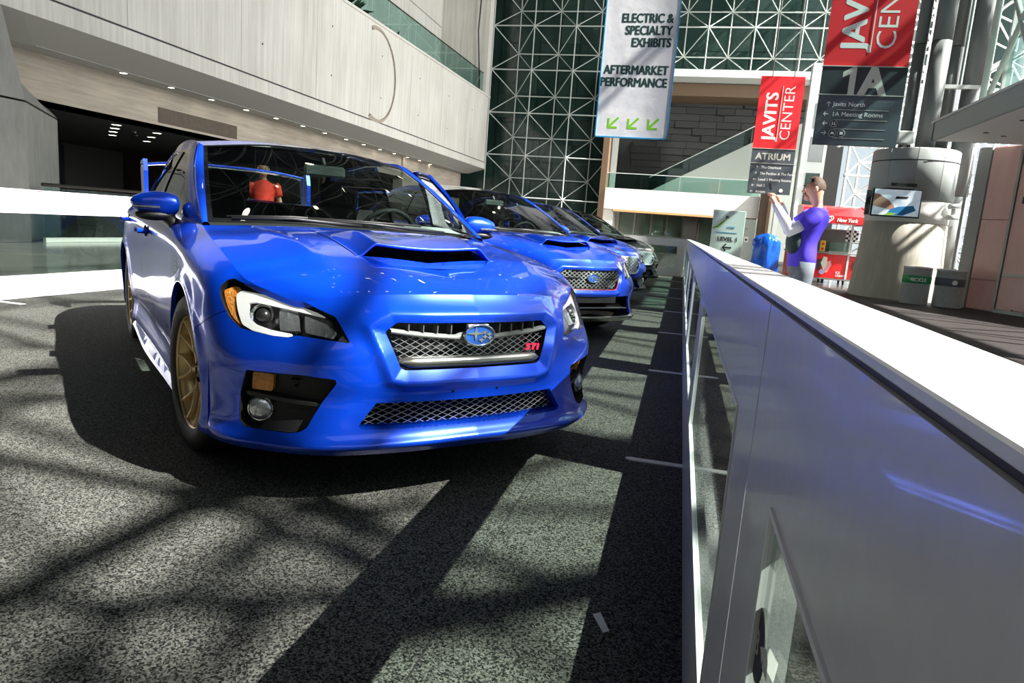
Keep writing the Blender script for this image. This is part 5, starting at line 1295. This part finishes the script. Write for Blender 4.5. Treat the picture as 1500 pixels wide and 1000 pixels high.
for a, b in (((0, -.03, 0), (.05, .03, 3.2)), ((.66, -.03, 0), (.71, .03, 3.2)), ((1.32, -.03, 0), (1.37, .03, 3.2)), ((0, -.03, 0), (1.37, .03, .07)), ((.1, -.035, .75), (.6, -.01, .79)), ((.76, -.035, .75), (1.3, -.01, .79))): box('door_rail', a, b, 'steel_dull', dr)
box('door_closer', (.3, -.16, 2.15), (1.2, -.04, 2.28), 'joint_dark', dr)
MB().cyl((-.36, -.1, 0), (-.36, -.1, 3.3), .03, n=10).build('drain_pipe', 'steel_paint', pw)
# window band above the canopy on the right
wb_ = empty('curtain_wall', (5.6, 9.0, 3.9), 0, 'glazed wall with slanting grey struts above the canopy', 'curtain wall')
for i in range(5):
    for j in range(4): box('glass_pane', (.35, .05+1.5*i, .1+1.5*j), (.38, 1.45+1.5*i, 1.5+1.5*j), 'rail_glass', wb_)
for i in range(6): box('mullion', (.30, -.02+1.5*i, 0), (.42, .05+1.5*i, 6.1), 'steel_paint', wb_)
for j in range(5): box('transom', (.32, 0, 1.5*j), (.42, 7.5, .07+1.5*j), 'steel_paint', wb_)
for i in range(3):
    MB().cyl((0, 2.5*i, 0), (0, 2.5*i+2.5, 3.0), .055, n=8).build('strut', 'steel_far', wb_); MB().cyl((0, 2.5*i+2.5, 0), (0, 2.5*i, 3.0), .055, n=8).build('strut', 'steel_far', wb_)
    MB().cyl((0, 2.5*i, 3.), (0, 2.5*i+2.5, 6.0), .055, n=8).build('strut', 'steel_far', wb_); MB().cyl((0, 2.5*i+2.5, 3.), (0, 2.5*i, 6.0), .055, n=8).build('strut', 'steel_far', wb_)
MB().cyl((-.2, 6.9, -.6), (-.2, 6.9, 8), .06, n=10).build('post', 'steel_paint', wb_)
bpy.data.objects['tube_column.003'].location.z = 0

# ------------------------------------------------------------------ ice cream cart
ct_ = empty('ice_cream_cart', (3.1, 22, 0), 0, 'red ice cream cart with a red canopy beside the round pillar', 'cart')
box('counter_body', (0, 0, .16), (1.62, .8, .86), 'cart_red', ct_, bev=.01); box('end_body', (1.68, .05, .16), (2.20, .75, .84), 'cart_red', ct_, bev=.01)
box('counter_top', (-.03, -.05, .87), (2.25, .85, .91), 'steel_dull', ct_, bev=.008); box('lower_rail', (-.02, -.03, .12), (2.22, .82, .16), 'steel_dull', ct_)
box('corner_strip', (1.62, -.02, .1), (1.67, .03, 2.2), 'steel_paint', ct_)
for x in (.3, 1.05, 1.62, 2.08):
    for y in (.1, .7):
        w = MB(); w.cyl((x-.02, y, .055), (x+.02, y, .055), .055, n=14); w.box((x-.03, y-.03, .06), (x+.03, y+.03, .13)); w.build('castor', 'ink_black', ct_)
for x in (-.02, 2.18): MB().cyl((x, .1, .9), (x, .1, 2.2), .018, n=8).build('canopy_post', 'steel_dull', ct_)
c2 = MB(); c2.prism([(-.35, 1.74), (-.35, 1.95), (-.20, 2.16), (.15, 2.24), (.8, 2.24), (.8, 1.74)], lambda u, v, w: (.2+w, u, v), 1.62); cp = c2.build('canopy_hood', 'cart_red', ct_)
c3 = MB(); c3.prism([(-.35, 1.72), (-.35, 1.95), (-.20, 2.18), (.15, 2.26), (.8, 2.26), (.8, 1.72)], lambda u, v, w: (1.83+w, u, v), .40); c3.build('canopy_end', 'cart_red', ct_)
text('lettering', 'New York', .15, 'ink_white', cp, (1.12, -.356, 1.79), (PI/2, 0, 0), .002, .003, sx=.85, shear=.2); text('lettering', 'from', .10, 'ink_white', cp, (.56, -.356, 1.79), (PI/2, 0, 0), .002, .003)
hm = MB(); pts = [(0.92+.10*(16*math.sin(t)**3)/16, -.357, 1.86+.10*(13*math.cos(t)-5*math.cos(2*t)-2*math.cos(3*t)-math.cos(4*t))/16) for t in np.linspace(0, 2*PI, 30)]; hm.tube(pts, .013, 6)
hm.tube([(0.92+.055*(16*math.sin(t)**3)/16, -.357, 1.865+.055*(13*math.cos(t)-5*math.cos(2*t)-2*math.cos(3*t)-math.cos(4*t))/16) for t in np.linspace(.5, 2*PI-.5, 24)], .010, 6); hm.build('heart_swirl', 'ink_white', cp)
for z, tx in ((2.02, 'Slices'), (1.90, '&'), (1.78, 'Latte')): text('lettering', tx, .10, 'ink_white', cp, (2.03, -.356 if z < 1.95 else -.30, z), (PI/2, 0, 0), .002, .002, 'CENTER')
def cone_pic(x0, s_, par):
    blob('dark_scoop', [(x0-.22*s_, .55), (x0-.16*s_, .68), (x0-.04*s_, .72), (x0+.02*s_, .60), (x0-.06*s_, .40), (x0-.12*s_, .34)], 'pic_brown', par, -.006)
    blob('cream_scoop', [(x0-.06*s_, .58), (x0+.0, .78), (x0+.10*s_, .76), (x0+.12*s_, .55), (x0+.04*s_, .38)], 'pic_cream', par, -.010)
    blob('pink_scoop', [(x0+.10*s_, .62), (x0+.20*s_, .68), (x0+.24*s_, .54), (x0+.14*s_, .32), (x0+.02*s_, .30)], 'pic_pink', par, -.008)
    MB().cyl((x0+.0, -.014, .33), (x0+.0, -.008, .33), .075*s_, n=16).build('lilac_disc', 'pic_lilac', par)
cone_pic(.98, 1., ct_); cone_pic(1.95, .85, ct_)
text('lettering', 'ICE\nCREAM', .09, 'ink_white', ct_, (1.36, -.006, .31), (PI/2, 0, 0), .001, .001, sx=.9)
def cart_item(nm, a, b, m, label, cat, bev=.01):
    e = empty(nm, (3.1, 22, 0), 0, label, cat, 'things on the cart counter'); box('body', a, b, m, e, bev=bev); return e
e = cart_item('menu_board', (.85, .6, .92), (1.75, .66, 1.60), 'steel_dull', 'dark grey menu board standing at the back of the cart', 'board'); box('board_face', (.88, .59, .95), (1.72, .6, 1.57), 'interior_grey', e)
e = cart_item('glass_case', (1.12, .15, .92), (1.68, .55, 1.22), 'rail_glass', 'small glass display case on the cart counter', 'display case'); box('case_tray', (1.13, .16, .915), (1.67, .54, .95), 'steel_bin', e)
e = cart_item('topping_board', (.86, .1, .92), (1.00, .14, 1.24), 'yellow', 'yellow board with red spots on the cart counter', 'board'); 
for z in (1.0, 1.14): MB().cyl((.93, .095, z), (.93, .1, z), .04, n=12).build('red_spot', 'red_trim', e)
e = cart_item('red_box', (.18, .2, .915), (.56, .5, 1.18), 'cart_red', 'red box with a white side beside the man at the cart', 'box'); box('white_label', (.22, .19, .94), (.38, .2, 1.10), 'ink_white', e)
e = empty('dispenser', (3.78, 22.2, .91), 0, 'slim steel dispenser tower with a red cap on the cart', 'dispenser', 'things on the cart counter'); MB().lathe([(.05, 0), (.05, .05), (.03, .08), (.03, .55), (.045, .58), (.045, .66), (0, .68)], n=16).build('tower', 'steel_bin', e); MB().cyl((0, 0, .5), (0, 0, .6), .048, n=14).build('cap', 'red_trim', e)
e = empty('checker_flag', (4.78, 22.05, 1.25), 0, 'black and white chequered flag above the cart', 'flag', 'things on the cart counter')
for i in range(5):
    for j in range(5): box('flag_square', (-.17+.066*i, 0, .066*j), (-.17+.066*(i+1), .01, .066*(j+1)), 'ink_black' if (i+j) % 2 else 'ink_white', e)
MB().cyl((.0, .02, -.34), (.0, .02, .33), .012, n=8).build('flag_pole', 'steel_dull', e)
MB().tube([(1.75, .3, .91), (1.75, .3, 1.22), (2.05, .3, 1.22), (2.05, .3, .91)], .02, 8).build('push_handle', 'steel_dull', ct_)
# ------------------------------------------------------------------ people
mat('skin', (.62, .33, .22), .5, noise=(12, .5, (.55, .27, .17)))
mat('hair_brown', (.07, .035, .02), .7, bump=(120, .5)); mat('hair_blond', (.45, .33, .12), .7)
mat('shirt_violet', (.06, .03, .60), .75, noise=(5, .6, (.05, .025, .48)), bump=(7, .6)); mat('sleeve_white', (.80, .82, .90), .8, bump=(9, .5))
mat('cloth_dark', (.012, .035, .04), .8); mat('trouser_grey', (.11, .135, .16), .8, bump=(8, .5)); mat('shirt_red', (.85, .04, .02), .75, bump=(7, .5)); mat('shoe_dark', (.03, .03, .03), .6)
mat('eye_white', (.8, .8, .78), .3); mat('lip', (.45, .16, .13), .5)
def skin(verts, edges, radii, root=0, sub=2):
    me = bpy.data.meshes.new('sk'); me.from_pydata(verts, edges, []); me.update()
    o = bpy.data.objects.new('sk', me); C.objects.link(o)
    m = o.modifiers.new('s', 'SKIN'); m.use_smooth_shade = True
    if not me.skin_vertices:
        bm = bmesh.new(); bm.from_mesh(me); bm.verts.layers.skin.verify(); bm.to_mesh(me); bm.free()
    for i, r in enumerate(radii):
        r = (r, r) if not isinstance(r, tuple) else r
        me.skin_vertices[0].data[i].radius = r; me.skin_vertices[0].data[i].use_root = (i == root)
    s = o.modifiers.new('u', 'SUBSURF'); s.levels = sub; s.render_levels = sub
    dg = bpy.context.evaluated_depsgraph_get(); out = bpy.data.meshes.new_from_object(o.evaluated_get(dg))
    bpy.data.objects.remove(o); return out
def put(me, name, m, parent=None):
    me.materials.clear(); me.materials.append(MATS[m]); me.polygons.foreach_set('use_smooth', [True]*len(me.polygons)); return link(name, me, parent)
def person(loc, rz, label, J, shirt, sleeve, trousers, hair, shirt_long=False):
    """J: joints in person space, x forward, y left, z up"""
    e = empty('person', loc, rz, label, 'person')
    names = list(J); idx = {n: i for i, n in enumerate(names)}
    R = dict(pelvis=(.15, .115), belly=(.135, .11), chest=(.14, .105), neck0=(.065, .055), neck=.048, head0=.072, head1=(.092, .108), head2=.07)
    rad = []
    for n in names:
        if n in R: rad.append(R[n])
        else: rad.append({'shoulder': .048, 'elbow': .042, 'wrist': .028, 'palm': (.036, .018), 'hip': .088, 'knee': .058, 'ankle': .042, 'heel': .035, 'toe': .028}[n[:-2]])
    E_ = [('pelvis', 'belly'), ('belly', 'chest'), ('chest', 'neck0'), ('neck0', 'neck'), ('neck', 'head0'), ('head0', 'head1'), ('head1', 'head2')]
    for s in ('_l', '_r'): E_ += [('chest', 'shoulder'+s), ('shoulder'+s, 'elbow'+s), ('elbow'+s, 'wrist'+s), ('wrist'+s, 'palm'+s), ('pelvis', 'hip'+s), ('hip'+s, 'knee'+s), ('knee'+s, 'ankle'+s), ('ankle'+s, 'heel'+s), ('heel'+s, 'toe'+s)]
    V = [J[n] for n in names]; ed = [(idx[a], idx[b]) for a, b in E_]
    body = put(skin(V, ed, rad, idx['pelvis']), 'body', 'skin', e)
    # fingers: four and a thumb, each a bent chain rooted in the palm
    for s in ('_l', '_r'):
        p = Vector(J['palm'+s]); w = Vector(J['wrist'+s]); d = (p-w).normalized(); side = d.cross(Vector((1, 0, 0))).normalized(); nrm = side.cross(d).normalized()
        if nrm.x < 0: nrm = -nrm
        for k, (o_, l) in enumerate(((-.026, .065), (-.009, .075), (.009, .070), (.026, .055))):
            a = p-d*.01+side*o_; b = a+d*l*.45+nrm*.008; c_ = b+d*l*.15+nrm*l*.35; put(skin([a, b, c_], [(0, 1), (1, 2)], [.0095, .009, .007], 0, 1), 'finger', 'skin', body)
        a = w+d*.03+side*-.02; put(skin([a, a+d*.03-side*.028+nrm*.01, a+d*.058-side*.022+nrm*.026], [(0, 1), (1, 2)], [.012, .0105, .008], 0, 1), 'thumb', 'skin', body)
    # face
    h = Vector(J['head1']); up = (Vector(J['head2'])-Vector(J['head0'])).normalized(); fw = Vector((1, 0, 0)); fw = (fw-up*fw.dot(up)).normalized(); lf = up.cross(fw)
    P = lambda f, l, u: tuple(h+fw*f+lf*l+up*u)
    n = MB(); n.add([P(.088, 0, .02), P(.080, .016, -.03), P(.080, -.016, -.03), P(.118, 0, -.028), P(.085, 0, -.038)], [(0, 1, 3), (0, 3, 2), (1, 4, 3), (2, 3, 4)], True); n.build('nose', 'skin', body)
    q = MB(); q.ball(P(.055, 0, -.085), .034, 10, 8); q.build('chin', 'skin', body)
    for s in (1, -1):
        q = MB(); q.ball(P(.082, .032*s, .012), .009, 10, 6); q.build('eye', 'eye_white', body); q = MB(); q.ball(P(.089, .032*s, .012), .0055, 8, 6); q.build('pupil', 'ink_black', body)
        q = MB(); q.tube([P(.090, .015*s, .032), P(.092, .033*s, .038), P(.080, .052*s, .032)], .005, 6); q.build('eyebrow', hair, body)
        q = MB(); q.ball(P(-.005, .088*s, -.005), .03, 10, 8, (.7, .35, 1)); q.build('ear', 'skin', body)
    q = MB(); q.tube([P(.084, .024, -.056), P(.094, 0, -.054), P(.084, -.024, -.056)], .0065, 6); q.build('mouth', 'lip', body)
    # hair: cap over crown, back and sides
    V = []; nn, mm_ = 24, 10
    for j in range(mm_+1):
        for i in range(nn):
            t = 2*PI*i/nn; front = math.cos(t); lim = (.62 if front > .35 else (1.35 if front > -.2 else 1.75)); ph = lim*j/mm_
            r = .098+.012*math.sin(9*t+5*ph)*.3
            V.append(P(-.008+r*1.02*math.sin(ph)*math.cos(t), r*.90*math.sin(ph)*math.sin(t), .012+r*1.12*math.cos(ph)))
    F = [(j*nn+i, j*nn+(i+1) % nn, (j+1)*nn+(i+1) % nn, (j+1)*nn+i) for j in range(mm_) for i in range(nn)]
    MB().add(V, F, True).build('hair', hair, body)
    # clothes
    def lerp(a, b, t): return tuple(Vector(a).lerp(Vector(b), t))
    def loft(name, secs, m, n=22, wr=0.):
        V = []; 
        for k, (c_, rx, ry) in enumerate(secs):
            for i in range(n):
                t = 2*PI*i/n; w_ = 1+wr*math.sin(3*t+2.1*k)+wr*.7*math.sin(7*t-1.3*k); V.append((c_[0]+rx*w_*math.cos(t), c_[1]+ry*w_*math.sin(t), c_[2]))
        F = [(k*n+i, k*n+(i+1) % n, (k+1)*n+(i+1) % n, (k+1)*n+i) for k in range(len(secs)-1) for i in range(n)]+[tuple(range(n))[::-1]]
        return MB().add(V, F, True).build(name, m, e)
    Pv, Bl, Ch, N0, Nk = (Vector(J[k]) for k in ('pelvis', 'belly', 'chest', 'neck0', 'neck'))
    def mid(a, b, t): return a.lerp(b, t)
    loft('shirt', [(Pv-Vector((0, 0, .10)), .135, .185), (Pv, .135, .18), (mid(Pv, Bl, .5), .132, .172), (Bl, .132, .172), (mid(Bl, Ch, .5), .135, .182), (Ch, .142, .20), (mid(Ch, N0, .45), .130, .20), (mid(Ch, N0, .75), .108, .165), (mid(Ch, N0, .95), .086, .10), (mid(N0, Nk, .25), .066, .066), (mid(N0, Nk, .3), .055, .055)], shirt, wr=.03)
    for s in ('_l', '_r'):
        sh_, el, wr_ = Vector(J['shoulder'+s]), Vector(J['elbow'+s]), Vector(J['wrist'+s]); top = sh_+Vector((0, -.03 if s == '_l' else .03, .015))
        pts = [top, mid(sh_, el, .1), mid(sh_, el, .35), mid(sh_, el, .6)]; MB().tube(pts, .07, 14, rs=[.078, .082, .075, .074]).build('shirt_sleeve', shirt, e)
        if sleeve: MB().tube([mid(sh_, el, .45), mid(sh_, el, .8), el+(el-mid(sh_, wr_, .5)).normalized()*.008, mid(el, wr_, .25), mid(el, wr_, .6), mid(el, wr_, .97)], .05, 14, rs=[.058, .056, .056, .053, .046, .036]).build('sleeve', sleeve, e)
    loft('trousers', [(Pv-Vector((0, 0, .17)), .125, .165), (Pv-Vector((0, 0, .06)), .128, .17), (Pv, .12, .165)], trousers)
    for s in ('_l', '_r'):
        hp_, kn, an = Vector(J['hip'+s]), Vector(J['knee'+s]), Vector(J['ankle'+s]); MB().tube([hp_+Vector((0, 0, .02)), mid(hp_, kn, .3), mid(hp_, kn, .7), kn, mid(kn, an, .4), mid(kn, an, .93)], .08, 16, rs=[.098, .096, .082, .075, .072, .066]).build('trouser_leg', trousers, e)
    for s in ('_l', '_r'): put(skin([J['heel'+s], J['toe'+s]], [(0, 1)], [.046, .042]), 'shoe', 'shoe_dark', e)
    return e
# photographer: faces -x in the world, so person space is turned by pi (x forward)
def mirrored(d):
    o = dict(d); return o
Jm = dict(pelvis=(.0, 0, .93), belly=(.01, 0, 1.08), chest=(-.05, 0, 1.28), neck0=(-.085, 0, 1.41), neck=(-.075, 0, 1.455), head0=(-.05, 0, 1.51), head1=(-.02, 0, 1.60), head2=(-.04, 0, 1.68),
    shoulder_l=(-.05, .19, 1.34), elbow_l=(.17, .20, 1.17), wrist_l=(.33, .06, 1.43), palm_l=(.37, .035, 1.51),
    shoulder_r=(-.05, -.19, 1.34), elbow_r=(.14, -.22, 1.20), wrist_r=(.27, -.06, 1.44), palm_r=(.33, -.04, 1.52),
    hip_l=(-.02, .10, .86), knee_l=(-.01, .12, .48), ankle_l=(-.05, .12, .09), heel_l=(-.06, .12, .045), toe_l=(.11, .14, .042),
    hip_r=(-.02, -.10, .86), knee_r=(.02, -.12, .48), ankle_r=(-.02, -.12, .09), heel_r=(-.03, -.12, .045), toe_r=(.14, -.14, .042))
man = person((1.19, 7.5, 0), PI, 'man in violet shirt with white sleeves taking a photo over the barrier', Jm, 'shirt_violet', 'sleeve_white', 'trouser_grey', 'hair_brown')
ph = empty('phone', (.80, 7.5, 1.60), 0, 'black phone held up in both hands of the man', 'phone'); ph.rotation_euler = (0, -.25, 0)
MB().box((-.005, -.08, -.038), (.004, .08, .04), .003).build('case', 'ink_black', ph); box('screen', (.004, -.075, -.034), (.0055, .075, .036), 'gloss_black', ph)
bg = empty('waist_bag', (1.07, 7.5, 1.02), 0, 'dark padded bag worn at the front of the man in violet', 'bag')
MB().ball((.02, -.03, .06), .13, 16, 10, (.62, 1.25, 1.1)).build('pouch', 'cloth_dark', bg); MB().tube([(0, -.14, .10), (.03, -.12, .20), (.03, .10, .20), (0, .13, .10)], .014, 6).build('handle', 'cloth_dark', bg)
Jr = dict(pelvis=(.0, 0, .93), belly=(.02, 0, 1.08), chest=(.0, 0, 1.28), neck0=(-.02, 0, 1.43), neck=(-.01, 0, 1.49), head0=(.01, 0, 1.54), head1=(.02, 0, 1.62), head2=(.01, 0, 1.69),
    shoulder_l=(0, .20, 1.36), elbow_l=(.02, .27, 1.08), wrist_l=(.12, .24, .86), palm_l=(.15, .23, .78),
    shoulder_r=(0, -.20, 1.36), elbow_r=(.0, -.27, 1.08), wrist_r=(.10, -.25, .86), palm_r=(.13, -.24, .78),
    hip_l=(-.0, .10, .86), knee_l=(.01, .12, .48), ankle_l=(-.02, .12, .09), heel_l=(-.03, .12, .045), toe_l=(.14, .14, .042),
    hip_r=(-.0, -.10, .86), knee_r=(.02, -.12, .48), ankle_r=(-.02, -.12, .09), heel_r=(-.03, -.12, .045), toe_r=(.14, -.14, .042))
rm = person((-6.75, 10.25, 0), -.9, 'man in red polo shirt standing behind the nearest car, seen through its windscreen', Jr, 'shirt_red', None, 'cloth_dark', 'hair_blond')
